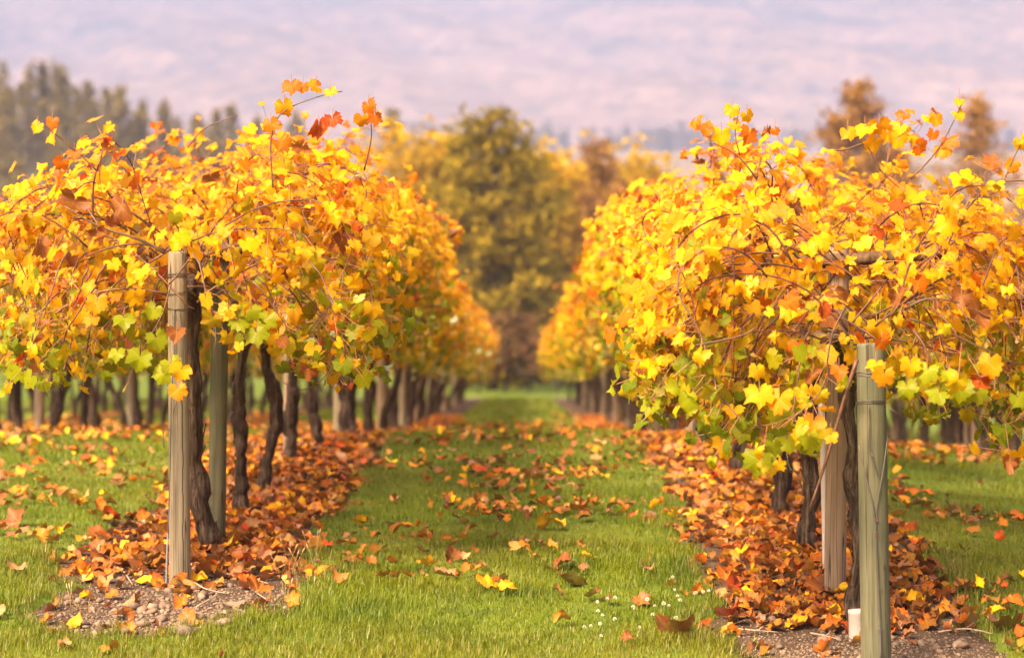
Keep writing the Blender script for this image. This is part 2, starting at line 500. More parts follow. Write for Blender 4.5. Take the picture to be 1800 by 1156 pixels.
# ------------------------------------------------------------------ the setting: ground
def axis(segs):
    out = []
    for a, b, s in segs:
        out.append(np.arange(a, b - 1e-6, s))
    out.append([segs[-1][1]])
    return np.concatenate(out)

gx = axis([(-4200, -300, 150), (-300, -60, 12), (-60, -14, 2), (-14, -4, 0.25), (-4, 4, 0.055), (4, 14, 0.25), (14, 60, 2), (60, 300, 12), (300, 4200, 150)])
gy = axis([(-300, 0, 20), (0, 10.5, 0.5), (10.5, 23, 0.07), (23, 60, 0.35), (60, 130, 2), (130, 900, 12), (900, 3000, 60), (3000, 7200, 300)])
XX, YY = np.meshgrid(gx, gy)
V = np.stack([XX, YY, gz(XX, YY)], -1).reshape(-1, 3)
nx, ny = len(gx), len(gy)
ii = np.arange(nx * ny).reshape(ny, nx)
Q = np.stack([ii[:-1, :-1], ii[:-1, 1:], ii[1:, 1:], ii[1:, :-1]], -1).reshape(-1, 4)
ground = obj('ground', mesh('ground', V, Q, M['lawn']), kind='structure', label='mown green lawn rolling over a low crest towards the valley')

soil = {}
for key, xr in ROWS.items():
    near = key in ('L', 'R')
    sx_ = np.arange(-0.85, 0.86, 0.05 if near else 0.2) + xr
    y0 = 10.8
    sy_ = axis([(y0, 23, 0.06 if near else 0.4), (23, 86, 0.5)])
    X, Y = np.meshgrid(sx_, sy_)
    Zs = soil_z(X, Y)
    Zs = np.where(strip_mask(X, Y) < 0.02, base_z(X, Y) - 0.09, Zs)
    nX, nY = len(sx_), len(sy_)
    ii = np.arange(nX * nY).reshape(nY, nX)
    Qs = np.stack([ii[:-1, :-1], ii[:-1, 1:], ii[1:, 1:], ii[1:, :-1]], -1).reshape(-1, 4)
    names = {'L': 'stony bare soil strip under the vine row left of the aisle', 'R': 'leaf strewn soil strip under the vine row right of the aisle'}
    soil[key] = obj('soil_strip', mesh('soil_strip', np.stack([X, Y, Zs], -1).reshape(-1, 3), Qs, M['soil']), kind='structure',
                    label=names.get(key, 'blurred soil strip under a vine row beyond the front rows'))

# mountain slope that fills the top of the view
mx = np.arange(-3900, 3901, 30.0)
my = np.concatenate([np.arange(2550, 5200, 22.0), np.arange(5200, 7001, 150.0)])
X, Y = np.meshgrid(mx, my)
prof = np.interp(Y, [2550, 2750, 3000, 3400, 4000, 4600, 5300, 5800, 7000], [120, 143, 176, 250, 376, 505, 690, 730, 660])
n = fbm(X / 520 + 11, Y / 640 + 4, 7)
rid = 1 - np.abs(fbm(X / 330 + Y / 800 + 31, Y / 900 + 7, 6) * 2 - 1)
amp = np.clip((Y - 2620) / 700, 0, 1)
Z = prof + H + amp * ((n - 0.5) * 80 + (rid - 0.7) * 110 + (fbm(X / 90 + Y / 300, Y / 300, 4) - 0.5) * 55)
Z = np.minimum(Z, 780)
nX, nY = len(mx), len(my)
ii = np.arange(nX * nY).reshape(nY, nX)
Q = np.stack([ii[:-1, :-1], ii[:-1, 1:], ii[1:, 1:], ii[1:, :-1]], -1).reshape(-1, 4)
obj('mountain', mesh('mountain', np.stack([X, Y, Z], -1).reshape(-1, 3), Q, M['mountain']), kind='structure', label='hazy lavender and pink mountainside filling the top of the view')

# ------------------------------------------------------------------ leaf shapes
def leaf_outline(nout, seed, teeth=True):
    rs = np.random.default_rng(seed)
    th = np.linspace(-np.pi, np.pi, nout, endpoint=False) + np.pi / nout
    tipf = lambda c, w: np.clip(1 - np.abs(np.abs(th) - c) / w, 0, 1) ** 1.25
    r = 0.74 + 0.30 * tipf(0.0, 0.55)
    for a, h, w in ((1.02, 0.21, 0.48), (2.05, 0.13, 0.55)):
        r += h * (1 + 0.2 * rs.normal()) * tipf(a * (1 + 0.05 * rs.normal()), w)
    r *= 1 - 0.72 * np.exp(-((np.pi - np.abs(th)) / 0.30) ** 2)
    if teeth:
        r *= np.where(np.arange(nout) % 2 == 0, 1.08, 0.90)
    r *= 1 + 0.05 * rs.normal(size=nout)
    return th, r

def leaf_template(kind, seed, nout=28, ring=True):
    """unit leaf: stalk joint at the origin, tip towards +Y, face towards +Z"""
    rs = np.random.default_rng(seed)
    th, r = leaf_outline(nout, seed, nout >= 20)
    out = np.stack([np.sin(th) * r, np.cos(th) * r], 1)
    pts = [np.zeros((1, 2))]
    tris = []
    if ring:
        k = nout // 2
        mid = out.reshape(k, 2, 2).mean(1) * 0.52
        pts += [mid, out]
        for i in range(k):
            j = (i + 1) % k
            if i < k - 1: tris.append((0, 1 + j, 1 + i))
            o0, o1, o2 = 1 + k + 2 * i, 1 + k + 2 * i + 1, 1 + k + (2 * i + 2) % nout
            tris += [(1 + i, o1, o0)]
            if i < k - 1: tris += [(1 + i, 1 + j, o1), (1 + j, o2, o1)]
    else:
        pts += [out]
        for i in range(nout - 1):
            tris.append((0, 2 + i, 1 + i))
    p = np.concatenate(pts)
    x, y = p[:, 0], p[:, 1]
    rr = np.hypot(x, y); an = np.arctan2(x, y)
    if kind == 'fresh':
        z = -0.16 * rr ** 2 * rs.uniform(0.2, 1.6) + np.abs(x) * rs.uniform(-0.05, 0.32) + 0.12 * np.sin(3 * an + rs.uniform(0, 6)) * rr + 0.06 * np.sin(7 * an + rs.uniform(0, 6)) * rr ** 2
        z -= 0.25 * np.clip(y, 0, 2) ** 2 * rs.uniform(0, 1.0)
        P3 = np.stack([x, y, z], 1)
    else:   # dried: rolled up along one axis and crumpled
        k = rs.uniform(1.3, 2.6) if kind == 'curl' else rs.uniform(0.6, 1.3)
        a = rs.uniform(0, np.pi)
        u = x * np.cos(a) + y * np.sin(a); v = -x * np.sin(a) + y * np.cos(a)
        U = np.sin(u * k) / k; z = (1 - np.cos(u * k)) / k
        z = z + 0.16 * np.sin(v * rs.uniform(2, 4) + rs.uniform(0, 6)) + 0.10 * np.sin(5 * an + rs.uniform(0, 6)) * rr
        z = z + rs.normal(size=len(z)) * 0.06 + 0.10 * np.sin(2 * an + rs.uniform(0, 6)) * rr ** 2
        P3 = np.stack([U * np.cos(a) - v * np.sin(a), U * np.sin(a) + v * np.cos(a), z], 1)
    return P3, np.array(tris), np.stack([x, y, np.zeros_like(x)], 1)

T_FRESH = [leaf_template('fresh', 100 + i) for i in range(16)]
T_CRISP = [leaf_template('curl', 200 + i) for i in range(6)] + [leaf_template('mild', 230 + i) for i in range(2)]
T_FALL = [leaf_template('mild', 300 + i) for i in range(7)] + [leaf_template('curl', 330 + i) for i in range(5)]
F_FRESH = [leaf_template('fresh', 400 + i, 20, False) for i in range(8)]
F_FAR = [leaf_template('fresh', 500 + i, 10, False) for i in range(6)]
F_FALL = [leaf_template('mild', 600 + i, 14, False) for i in range(6)] + [leaf_template('curl', 630 + i, 14, False) for i in range(5)]
ME_FRESH = [mesh('leaf', t[0], t[1], M['leaf_obj'], True, {'luv': t[2]}) for t in T_FRESH]
ME_CRISP = [mesh('leaf', t[0], t[1], M['leaf_obj'], True, {'luv': t[2]}) for t in T_CRISP]
ME_FALL = [mesh('fallen_leaf', t[0], t[1], M['litter_obj'], True, {'luv': t[2]}) for t in T_FALL]

def frames(nrm, tip):
    """rotation matrices (N,3,3) whose columns are side, tip, face"""
    nrm = nrm / (np.linalg.norm(nrm, axis=1)[:, None] + 1e-9)
    tip = tip - nrm * np.sum(nrm * tip, 1)[:, None]
    tip = tip / (np.linalg.norm(tip, axis=1)[:, None] + 1e-9)
    side = np.cross(tip, nrm)
    return np.stack([side, tip, nrm], -1)

def join_leaves(name, pos, rot, size, col, templates, mat, which=None):
    Vs, Fs, Cs, Us = [], [], [], []
    base = 0
    which = rng.integers(0, len(templates), len(pos)) if which is None else which
    for k, (tv, tf, tu) in enumerate(templates):
        s = np.where(which == k)[0]
        if not len(s): continue
        v = np.einsum('nij,vj->nvi', rot[s], tv) * size[s][:, None, None] + pos[s][:, None, :]
        nv = len(tv)
        f = tf[None] + (np.arange(len(s)) * nv)[:, None, None] + base
        base += len(s) * nv
        Vs.append(v.reshape(-1, 3)); Fs.append(f.reshape(-1, 3))
        c = np.concatenate([col[s], np.ones((len(s), 1))], 1)
        Cs.append(np.repeat(c, nv, 0))
        u = np.repeat(tu[None], len(s), 0).copy(); u[:, :, 2] = rng.random(len(s))[:, None]
        Us.append(u.reshape(-1, 3))
    return mesh(name, np.concatenate(Vs), np.concatenate(Fs), mat, True, {'leafcol': np.concatenate(Cs), 'luv': np.concatenate(Us)})

YEL = np.array([0.80, 0.41, 0.002]); GOLD = np.array([0.78, 0.295, 0.002]); ORA = np.array([0.66, 0.155, 0.006]); RED = np.array([0.44, 0.075, 0.012])
GRN = np.array([0.30, 0.32, 0.006]); DGR = np.array([0.16, 0.21, 0.008]); BRN = np.array([0.32, 0.105, 0.028]); PAL = np.array([0.82, 0.455, 0.006])

def leaf_colours(h, rs, warm=0.0):
    """colour by height above the ground: yellow-green fringe, yellow middle, orange top"""
    n = len(h)
    t = np.clip((h - 0.85) / 1.2, 0, 1) + rs.normal(size=n) * 0.20 + warm
    pal = np.stack([DGR, GRN, (GRN + YEL) / 2, YEL, YEL, GOLD, GOLD * 0.6 + ORA * 0.4, ORA])
    pos = np.array([-0.38, -0.06, 0.12, 0.28, 0.60, 0.80, 0.94, 1.12])
    c = np.stack([np.interp(t, pos, pal[:, i]) for i in range(3)], 1)
    u = rs.random(n)
    c[u < 0.03] = BRN; m = (u > 0.03) & (u < 0.042); c[m] = RED
    m = (u > 0.075) & (u < 0.14) & (h > 1.25); c[m] = ORA; m = (u > 0.17) & (u < 0.27); c[m] = PAL
    c *= (1 + 0.16 * rs.normal(size=n))[:, None].clip(0.6, 1.35)
    crisp = u < 0.06
    return np.clip(c, 0.005, 0.9), crisp

# ------------------------------------------------------------------ vines
def cane_paths(xr, y0, zg, rs, ncane, spread=0.75, scale=1.0, ztop=1.84, zlow=(0.55, 1.1), inner=None, half=0.64):
    """canes arch up from the cordon, out over the cross arm wires and droop"""
    out = []
    for k in range(ncane):
        s = 1 if rs.random() < 0.5 else -1
        p = np.array([xr + rs.normal() * 0.09, y0 + rs.uniform(-spread, spread), zg + rs.uniform(1.22, 1.52)])
        kind = rs.random()
        if rs.random() < 0.5:
            p[0] = xr + s * rs.uniform(0.15, 0.45); p[2] = zg + rs.uniform(1.45, 1.68)
        if kind < 0.14: d = np.array([s * rs.uniform(0.1, 0.5), rs.normal() * 0.3, 1.2]); gsc = rs.uniform(0.05, 0.085)
        elif kind < 0.70: d = np.array([s * rs.uniform(0.5, 1.1), rs.normal() * 0.35, rs.uniform(0.6, 1.1)]); gsc = rs.uniform(0.06, 0.10)
        else: d = np.array([s * rs.uniform(0.6, 1.1), rs.normal() * 0.4, rs.uniform(0.05, 0.5)]); gsc = rs.uniform(0.06, 0.105)
        d /= np.linalg.norm(d)
        nst = int(rs.integers(15, 27) * scale); zmin = rs.uniform(*zlow)
        path = [p.copy()]
        for i in range(nst):
            d = d + np.array([rs.normal() * 0.10, rs.normal() * 0.11, -gsc + rs.normal() * 0.06])
            if p[2] - zg > ztop - 0.55 * (p[0] - xr) ** 2: d[2] -= 0.20
            if abs(p[0] - xr) > half: d[0] -= 0.42 * np.sign(p[0] - xr)
            if p[2] - zg < zmin: d[2] += 0.35
            d /= np.linalg.norm(d)
            p = p + d * 0.06
            if inner is not None and p[0] < inner and p[2] - zg < 1.0: break
            path.append(p.copy())
        out.append(np.array(path))
    return out

def leaves_on(paths, xr, zg, rs, warm, step=0.055, near=True):
    pos, nrm, tip, att, h = [], [], [], [], []
    for path in paths:
        seg = np.linalg.norm(np.diff(path, axis=0), axis=1); L = seg.sum()
        s = np.concatenate([[0], np.cumsum(seg)])
        q = np.arange(0.12 + rs.uniform(0, 0.06), L, step)
        c = np.stack([np.interp(q, s, path[:, i]) for i in range(3)], 1)
        m = len(q)
        if m == 0: continue
        outw = np.stack([(c[:, 0] - xr) * 1.3, np.full(m, -0.25), (c[:, 2] - zg - 1.35) * 0.9], 1) + rs.normal(size=(m, 3)) * 0.35
        outw /= np.linalg.norm(outw, axis=1)[:, None]
        off = outw * rs.uniform(0.03, 0.13, m)[:, None] + rs.normal(size=(m, 3)) * 0.045
        off[:, 2] -= rs.uniform(0, 0.05, m)
        pos.append(c + off); att.append(c)
        up = np.clip((c[:, 2] - zg - 1.1) / 0.9, 0.1, 1)[:, None]
        nn = outw * 0.8 + np.array([0, 0, 1.0]) * up * 0.9 + np.array([-0.1, -0.45, 0]) + rs.normal(size=(m, 3)) * 0.42
        nrm.append(nn)
        tip.append(np.array([0, 0, -1.0]) + outw * 0.45 + rs.normal(size=(m, 3)) * 0.45)
        h.append(c[:, 2] - zg)
    pos = np.concatenate(pos); rot = frames(np.concatenate(nrm), np.concatenate(tip)) * np.stack([rs.uniform(0.68, 1.08, len(pos)), np.ones(len(pos)), rs.uniform(0.2, 2.3, len(pos))], 1)[:, None, :]; att = np.concatenate(att)
    h = np.concatenate(h)
    size = 0.024 + 0.037 * rs.random(len(pos)) ** 1.2
    col, crisp = leaf_colours(h + rs.normal(size=len(h)) * 0.05, rs, warm)
    return dict(pos=pos, rot=rot, size=size, col=col, crisp=crisp, att=att)

def trunk_mesh(path, r0, seed, rings=46, sides=15, arms=True):
    rs = np.random.default_rng(seed)
    p = smooth_path(path, rings)
    p[1:-1] += np.cumsum(rs.normal(size=(rings - 2, 3)) * np.array([0.008, 0.008, 0]), 0) * np.linspace(1, 0.2, rings - 2)[:, None]
    t = np.linspace(0, 1, rings)
    rad = r0 * (1.28 - 0.55 * np.clip(t * 6, 0, 1) * 0.35 - 0.30 * t + 0.13 * np.sin(t * 13 + seed) + 0.09 * np.sin(t * 29 + seed * 2) + 0.34 * np.exp(-((t - 0.98) / 0.10) ** 2))
    mb = MB()
    add_tube(mb, p, rad, sides, ridge=0.15, nridge=4, twist=0.13, seed=seed)
    top = p[-1]
    if arms:
        for s in (-1, 1):   # two cordon arms along the row
            e = top + np.array([rs.normal() * 0.05, s * rs.uniform(0.5, 0.72), rs.uniform(0.05, 0.18)])
            m = top + (e - top) * 0.35 + np.array([rs.normal() * 0.04, 0, 0.12])
            q = smooth_path([top - np.array([0, 0, 0.05]), m, e], 16)
            add_tube(mb, q, np.linspace(r0 * 0.72, r0 * 0.36, 16) * (1 + 0.15 * rs.normal(size=16)), 9, ridge=0.10, nridge=3, twist=0.2, seed=seed + 3)
        for _ in range(5):  # short gnarled spurs
            b = top + rs.normal(size=3) * 0.03
            e = b + np.array([rs.normal() * 0.14, rs.normal() * 0.12, rs.uniform(0.08, 0.26)])
            q = smooth_path([b, (b + e) / 2 + rs.normal(size=3) * 0.04, e], 8)
            add_tube(mb, q, np.linspace(r0 * 0.42, r0 * 0.14, 8), 7, seed=seed + 5)
    for _ in range(34):     # peeling bark shreds
        i = rs.integers(2, rings - 10); k = rs.integers(5, 9); a = rs.uniform(0, 6.28)
        dirv = np.array([math.cos(a), math.sin(a), 0])
        lift = np.linspace(0, 1, k) ** 2 * rs.uniform(0.0, 0.03)
        c = p[i:i + k] + dirv * (rad[i:i + k] * 1.04 + lift)[:, None]
        w = np.cross(dirv, [0, 0, 1]) * rs.uniform(0.002, 0.008)
        Vv = np.concatenate([c - w, c + w])
        j = np.arange(k - 1)
        mb.add(Vv, np.stack([j, j + 1, j + 1 + k, j + k], 1))
    return mb.mesh('trunk', M['bark'])

def canes_mesh(paths, r0=0.0055):
    mb = MB()
    for q in paths:
        add_tube(mb, q[::2] if len(q) > 6 else q, np.linspace(r0, r0 * 0.4, len(q[::2] if len(q) > 6 else q)), 4, cap=False)
    return mb.mesh('canes', M['cane'])

def stalks_mesh(L):
    """thin leaf stalks from cane to leaf joint"""
    a, b = L['att'], L['pos']
    n = len(a)
    d = b - a
    u = np.cross(d, [0.3, 0.2, 1.0]); u /= np.linalg.norm(u, axis=1)[:, None] + 1e-9
    w = np.cross(d, u); w /= np.linalg.norm(w, axis=1)[:, None] + 1e-9
    r = 0.0016
    ring = [u, -0.5 * u + 0.87 * w, -0.5 * u - 0.87 * w]
    V = np.stack([a + r * k for k in ring] + [b + r * k for k in ring], 1).reshape(-1, 3)
    i = (np.arange(n) * 6)[:, None]
    Q = np.concatenate([i + np.array([[0, 1, 4, 3]]), i + np.array([[1, 2, 5, 4]]), i + np.array([[2, 0, 3, 5]])])
    return mesh('leaf_stalks', V, Q, M['stalk'])

ORD = ['first', 'second', 'third', 'fourth', 'fifth', 'sixth', 'seventh', 'eighth', 'ninth', 'tenth', 'eleventh', 'twelfth', 'thirteenth', 'fourteenth']
def row_name(key):
    return {'L': 'row left of the grass aisle', 'R': 'row right of the grass aisle'}.get(key)

def Zg(x, y): return float(surf_z(x, y))

# trunks drawn from the photograph for the front vines: (picture points, distance, thickness)
FRONT = {
    'L': [([(372, 988), (366, 930), (358, 860), (346, 780), (337, 690), (332, 600), (338, 530)], 14.42, 0.058),
          ([(420, 918), (426, 860), (431, 790), (424, 720), (428, 640), (438, 560)], 16.04, 0.046),
          ([(459, 884), (464, 830), (482, 770), (489, 725), (474, 670), (466, 620), (478, 540)], 17.2, 0.048),
          ([(503, 806), (512, 760), (516, 690), (512, 620), (520, 565)], 19.3, 0.052),
          ([(565, 783), (556, 720), (548, 650), (545, 590)], 21.0, 0.045),
          ([(614, 778), (602, 720), (590, 650), (575, 590)], 23.0, 0.055)],
    'R': [([(1508, 1060), (1506, 980), (1508, 880), (1502, 780), (1490, 710), (1494, 660)], 12.35, 0.040),
          ([(1416, 932), (1424, 880), (1428, 810), (1421, 720), (1430, 640)], 14.35, 0.050),
          ([(1368, 876), (1384, 830), (1366, 770), (1352, 700), (1345, 620)], 15.9, 0.056),
          ([(1297, 828), (1288, 770), (1292, 690), (1305, 600), (1312, 540)], 18.4, 0.052),
          ([(1240, 800), (1228, 750), (1216, 680), (1212, 610)], 21.2, 0.048),
          ([(1150, 785), (1168, 720), (1176, 650), (1180, 600)], 24.0, 0.062)],
}
front_vines = []
for key in ('L', 'R'):
    xr = ROWS[key]
    for k, (pts, d, r0) in enumerate(FRONT[key]):
        rs = np.random.default_rng(1000 + 37 * k + (0 if key == 'L' else 500))
        path = np.array([P(a, b, d) for a, b in pts])
        g0 = Zg(path[0, 0], path[0, 1])
        path[0, 2] = g0 - 0.05
        base = Vector((path[0, 0], path[0, 1], g0))
        side = 'left' if key == 'L' else 'right'
        t = thing('grape_vine', base, f'gnarled golden grapevine, {ORD[k]} from the front in the {row_name(key)}', 'grapevine', 'grapevines in the two front rows')
        tm = trunk_mesh(path - np.array(base), r0 * 0.76, 50 + k + (0 if key == 'L' else 20))
        obj('trunk', tm, t)
        ylo = d - (1.55 if k == 0 else 0.8)
        if key == 'R' and k == 0: ylo = d - 0.75
        yc, sp = (d - 0.5, 1.15) if (k == 0 and key == 'L') else (d, 0.85)
        nc = 60 if k == 0 else 46
        paths = cane_paths(xr, yc, base.z, rs, nc, sp, ztop=1.90 if key == 'L' else 1.76, zlow=((1.0, 1.2) if k < 3 else (0.92, 1.15)) if key == 'L' else ((0.90, 1.15) if k < 1 else (1.05, 1.25)), inner=[0.80, 0.74, 0.66][k] if key == 'R' and k < 3 else None, half=0.80 if k == 0 else 0.66)
        if k == 0:
            for q_ in range(24 if key == 'R' else 20):
                sd = -1 if rs.random() < 0.6 else 1
                px_ = xr + sd * rs.uniform(0.10, 0.50 if sd < 0 else 0.78); py_ = d - rs.uniform(0.1, 1.1) if key == 'R' else d - rs.uniform(0.9, 1.9) + 0.2 * k
                p_ = np.array([px_, py_, base.z + rs.uniform(1.3, 1.5)]); dv = np.array([sd * 0.5, rs.normal() * 0.3, -0.2])
                hp = [p_.copy()]
                for _ in range(int(rs.integers(6, 12) if sd < 0 else rs.integers(3, 6)) if key == 'R' else int(rs.integers(4, 9))):
                    dv = dv * 0.8 + np.array([rs.normal() * 0.12, rs.normal() * 0.12, -0.28]); dv /= np.linalg.norm(dv)
                    p_ = p_ + dv * 0.06; hp.append(p_.copy())
                paths.append(np.array(hp))
        front_vines.append(dict(t=t, base=np.array(base), paths=paths, xr=xr, key=key, k=k, rs=rs))

# extra shoots and hanging leaves seen against the hills and the posts (picture points, distance)
EXTRA_CANES = {
    ('L', 0): [([(480, 330), (474, 250), (482, 205), (505, 188), (540, 178), (570, 165), (602, 161)], 12.7, 0.004),
               ([(170, 300), (140, 270), (105, 242), (70, 215)], 12.9, 0.004),
               ([(330, 260), (355, 225), (390, 212), (418, 203)], 13.4, 0.004),
               ([(290, 445), (240, 415), (180, 405), (110, 360)], 12.5, 0.007),
               ([(292, 440), (250, 425), (200, 432), (150, 450)], 12.5, 0.006),
               ([(300, 500), (285, 560), (262, 590), (240, 640)], 12.6, 0.004),
               ([(640, 300), (655, 240), (650, 195)], 13.2, 0.004)],
    ('R', 0): [([(1506, 632), (1484, 700), (1464, 770), (1446, 830), (1425, 890)], 11.3, 0.009),
               ([(1330, 315), (1300, 275), (1270, 258), (1248, 250)], 12.0, 0.004),
               ([(1300, 272), (1290, 235), (1300, 190)], 12.0, 0.003),
               ([(1600, 315), (1640, 275), (1662, 240), (1680, 205), (1690, 182)], 11.6, 0.004),
               ([(1470, 265), (1500, 262), (1520, 245), (1545, 300), (1580, 330)], 11.7, 0.004),
               ([(1760, 330), (1775, 290), (1795, 250)], 11.6, 0.004),
               ([(1600, 560), (1660, 580), (1700, 600), (1790, 640)], 11.2, 0.005),
               ([(1590, 545), (1620, 520), (1690, 530), (1740, 560)], 11.1, 0.006),
               ([(1210, 610), (1260, 600), (1310, 590), (1330, 575)], 11.4, 0.006),
               ([(1340, 790), (1345, 815)], 11.3, 0.003)],
}
EXTRA_LEAVES = {   # x, y of the joint, width in photo pixels, colour, distance, lean of the tip
    ('L', 0): [(476, 218, 40, ORA, 12.7), (500, 186, 44, GOLD, 12.7), (512, 150, 40, ORA, 12.7), (533, 152, 28, ORA, 12.7), (556, 152, 36, GOLD, 12.7), (580, 160, 28, YEL, 12.7),
               (66, 222, 30, YEL, 12.9), (92, 214, 28, ORA, 12.9), (92, 238, 36, YEL, 12.9), (108, 285, 34, ORA, 12.9), (130, 270, 30, ORA, 12.9),
               (560, 222, 50, RED, 13.0), (585, 210, 40, RED, 13.0), (648, 186, 36, ORA, 13.1), (660, 205, 36, ORA, 13.1), (635, 210, 34, GOLD, 13.1),
               (130, 355, 70, BRN, 12.3), (215, 365, 70, BRN, 12.4), (70, 430, 50, BRN, 12.4), (170, 405, 44, BRN, 12.5), (600, 425, 52, BRN, 13.0), (370, 310, 44, BRN, 12.7), (530, 260, 44, BRN, 12.9),
               (218, 560, 50, GRN, 12.4), (245, 628, 54, GRN, 12.35), (275, 595, 50, GRN, 12.4), (205, 620, 36, GRN, 12.4), (300, 640, 46, GRN, 12.35), (285, 655, 44, GRN, 12.35), (318, 650, 46, YEL, 12.3), (312, 685, 40, GOLD, 12.3),
               (310, 585, 44, BRN, 12.3), (270, 545, 40, GRN, 12.45), (235, 520, 46, YEL, 12.4), (170, 530, 48, GOLD, 12.4), (160, 560, 36, GOLD, 12.4),
               (420, 560, 56, GRN, 12.9), (450, 585, 52, GRN, 12.9), (470, 560, 44, GRN, 12.9), (400, 545, 46, YEL, 12.9), (440, 545, 44, GRN, 12.9), (365, 555, 40, GOLD, 12.8),
               (575, 520, 44, GRN, 13.2), (545, 480, 44, GRN, 13.2), (590, 490, 46, GRN, 13.2)],
    ('R', 0): [(1243, 228, 30, ORA, 12.0), (1268, 236, 42, PAL, 12.0), (1317, 235, 44, ORA, 12.0), (1286, 192, 34, YEL, 12.0), (1313, 203, 32, YEL, 12.0), (1290, 218, 28, YEL, 12.0), (1362, 230, 20, ORA, 12.2),
               (1490, 232, 36, YEL, 11.7), (1520, 225, 50, YEL, 11.7), (1545, 220, 48, GOLD, 11.7), (1560, 235, 40, YEL, 11.7), (1578, 245, 40, YEL, 11.7), (1598, 268, 36, PAL, 11.7), (1535, 250, 46, YEL, 11.7), (1582, 225, 30, YEL, 11.7),
               (1686, 178, 24, YEL, 11.6), (1684, 200, 30, YEL, 11.6), (1645, 208, 34, GOLD, 11.6), (1668, 248, 38, ORA, 11.6), (1655, 262, 38, GOLD, 11.6), (1640, 235, 28, ORA, 11.6), (1615, 258, 36, ORA, 11.6), (1795, 250, 36, YEL, 11.6), (1780, 290, 34, GOLD, 11.6),
               (1332, 808, 64, GRN, 11.25), (1352, 798, 40, GRN, 11.3), (1268, 778, 40, YEL, 11.4), (1285, 770, 30, BRN, 11.4), (1300, 760, 44, GRN, 11.4), (1250, 730, 48, DGR, 11.4), (1385, 775, 50, GRN, 11.3), (1410, 760, 46, YEL, 11.2), (1430, 775, 50, GRN, 11.3), (1370, 730, 56, GRN, 11.3),
               (1335, 690, 60, YEL, 11.2), (1370, 700, 58, GOLD, 11.2), (1430, 740, 46, GOLD, 11.1), (1460, 765, 34, YEL, 11.1), (1225, 670, 50, GRN, 11.5), (1190, 680, 46, GRN, 11.6), (1200, 640, 44, GRN, 11.6), (1290, 720, 48, YEL, 11.4),
               (1553, 658, 48, GOLD, 11.05), (1540, 640, 40, YEL, 11.1), (1595, 680, 46, GRN, 11.2), (1650, 690, 50, GRN, 11.2), (1690, 680, 56, GRN, 11.2), (1670, 660, 46, GRN, 11.2), (1720, 690, 46, GRN, 11.2), (1630, 650, 50, GRN, 11.2), (1740, 640, 60, GOLD, 11.1), (1550, 600, 38, ORA, 11.1), (1475, 650, 38, ORA, 11.2), (1790, 700, 44, GRN, 11.3), (1600, 640, 46, YEL, 11.2),
               (1470, 520, 56, BRN, 11.2), (1445, 540, 40, RED, 11.2), (1385, 530, 44, ORA, 11.3), (1580, 520, 50, BRN, 11.1), (1720, 550, 60, BRN, 11.1), (1690, 520, 50, BRN, 11.1), (1430, 660, 44, BRN, 11.2)],
}

# gather leaves of the front vines and pick the 300 of each that show largest
for v in front_vines:
    rs = v['rs']
    v['L'] = leaves_on(v['paths'], v['xr'], v['base'][2], rs, -0.25 if v['key'] == 'L' else -0.24, step=0.024)
    q = v['L']['pos']; qx = PX0 + FPX * q[:, 0] / q[:, 1]; qy = PY0 - FPX * (q[:, 2] - H) / q[:, 1]
    hide = np.zeros(len(q), bool)      # no leaf hangs right in front of the post heads and their wires
    for x0, x1, y0, y1, dd in ((282, 342, 430, 1100, 13.3), (1496, 1570, 655, 1200, 11.7), (1430, 1500, 790, 1200, 13.2), (355, 405, 600, 1000, 14.6), (400, 500, 660, 1000, 17.5)):
        hide |= (qx > x0) & (qx < x1) & (qy > y0) & (qy < y1) & (q[:, 1] < dd)
    hide |= (q[:, 2] - v['base'][2]) < (0.72 if v['key'] == 'R' and v['k'] < 2 else 0.84)
    for k_ in v['L']: v['L'][k_] = v['L'][k_][~hide]
    ex = EXTRA_LEAVES.get((v['key'], v['k']))
    if ex:
        pos = np.array([P(a, b, d) for a, b, w, c, d in ex])
        n = len(ex)
        size = np.array([w / FPX * d / 1.95 for a, b, w, c, d in ex])
        col = np.array([c for a, b, w, c, d in ex]) * (1 + 0.08 * rs.normal(size=(n, 1)))
        rot = frames(np.array([[0, -1.0, 0.25]]) + rs.normal(size=(n, 3)) * 0.32, np.array([[0, 0, -1.0]]) + rs.normal(size=(n, 3)) * 0.35)
        crisp = np.array([(c is BRN or c is RED) for a, b, w, c, d in ex])
        E = dict(pos=pos, rot=rot, size=size, col=np.clip(col, 0.005, 0.9), crisp=crisp, att=pos + np.array([0, 0.01, 0.05]))
        v['n_extra'] = n
        for k in E: v['L'][k] = np.concatenate([E[k], v['L'][k]])
    else:
        v['n_extra'] = 0
allp = np.concatenate([v['L']['pos'] for v in front_vines])
own = np.concatenate([np.full(len(v['L']['pos']), i) for i, v in enumerate(front_vines)])
idx = np.concatenate([np.arange(len(v['L']['pos'])) for v in front_vines])
sx_ = PX0 + FPX * allp[:, 0] / allp[:, 1]; sy_ = PY0 - FPX * (allp[:, 2] - H) / allp[:, 1]
inview = (sx_ > -30) & (sx_ < 1830) & (sy_ > -30) & (sy_ < 1190)
cell = (np.floor(sx_ / 26).astype(int) + 5) * 1000 + np.floor(sy_ / 26).astype(int) + 5
order = np.lexsort((allp[:, 1], cell))
rank = np.zeros(len(allp), int)
cs = cell[order]; start = np.r_[True, cs[1:] != cs[:-1]]
first = np.maximum.accumulate(np.where(start, np.arange(len(cs)), 0))
rank[order] = np.arange(len(cs)) - first
score = np.where(inview, rank + allp[:, 1] * 0.02, 1e6)
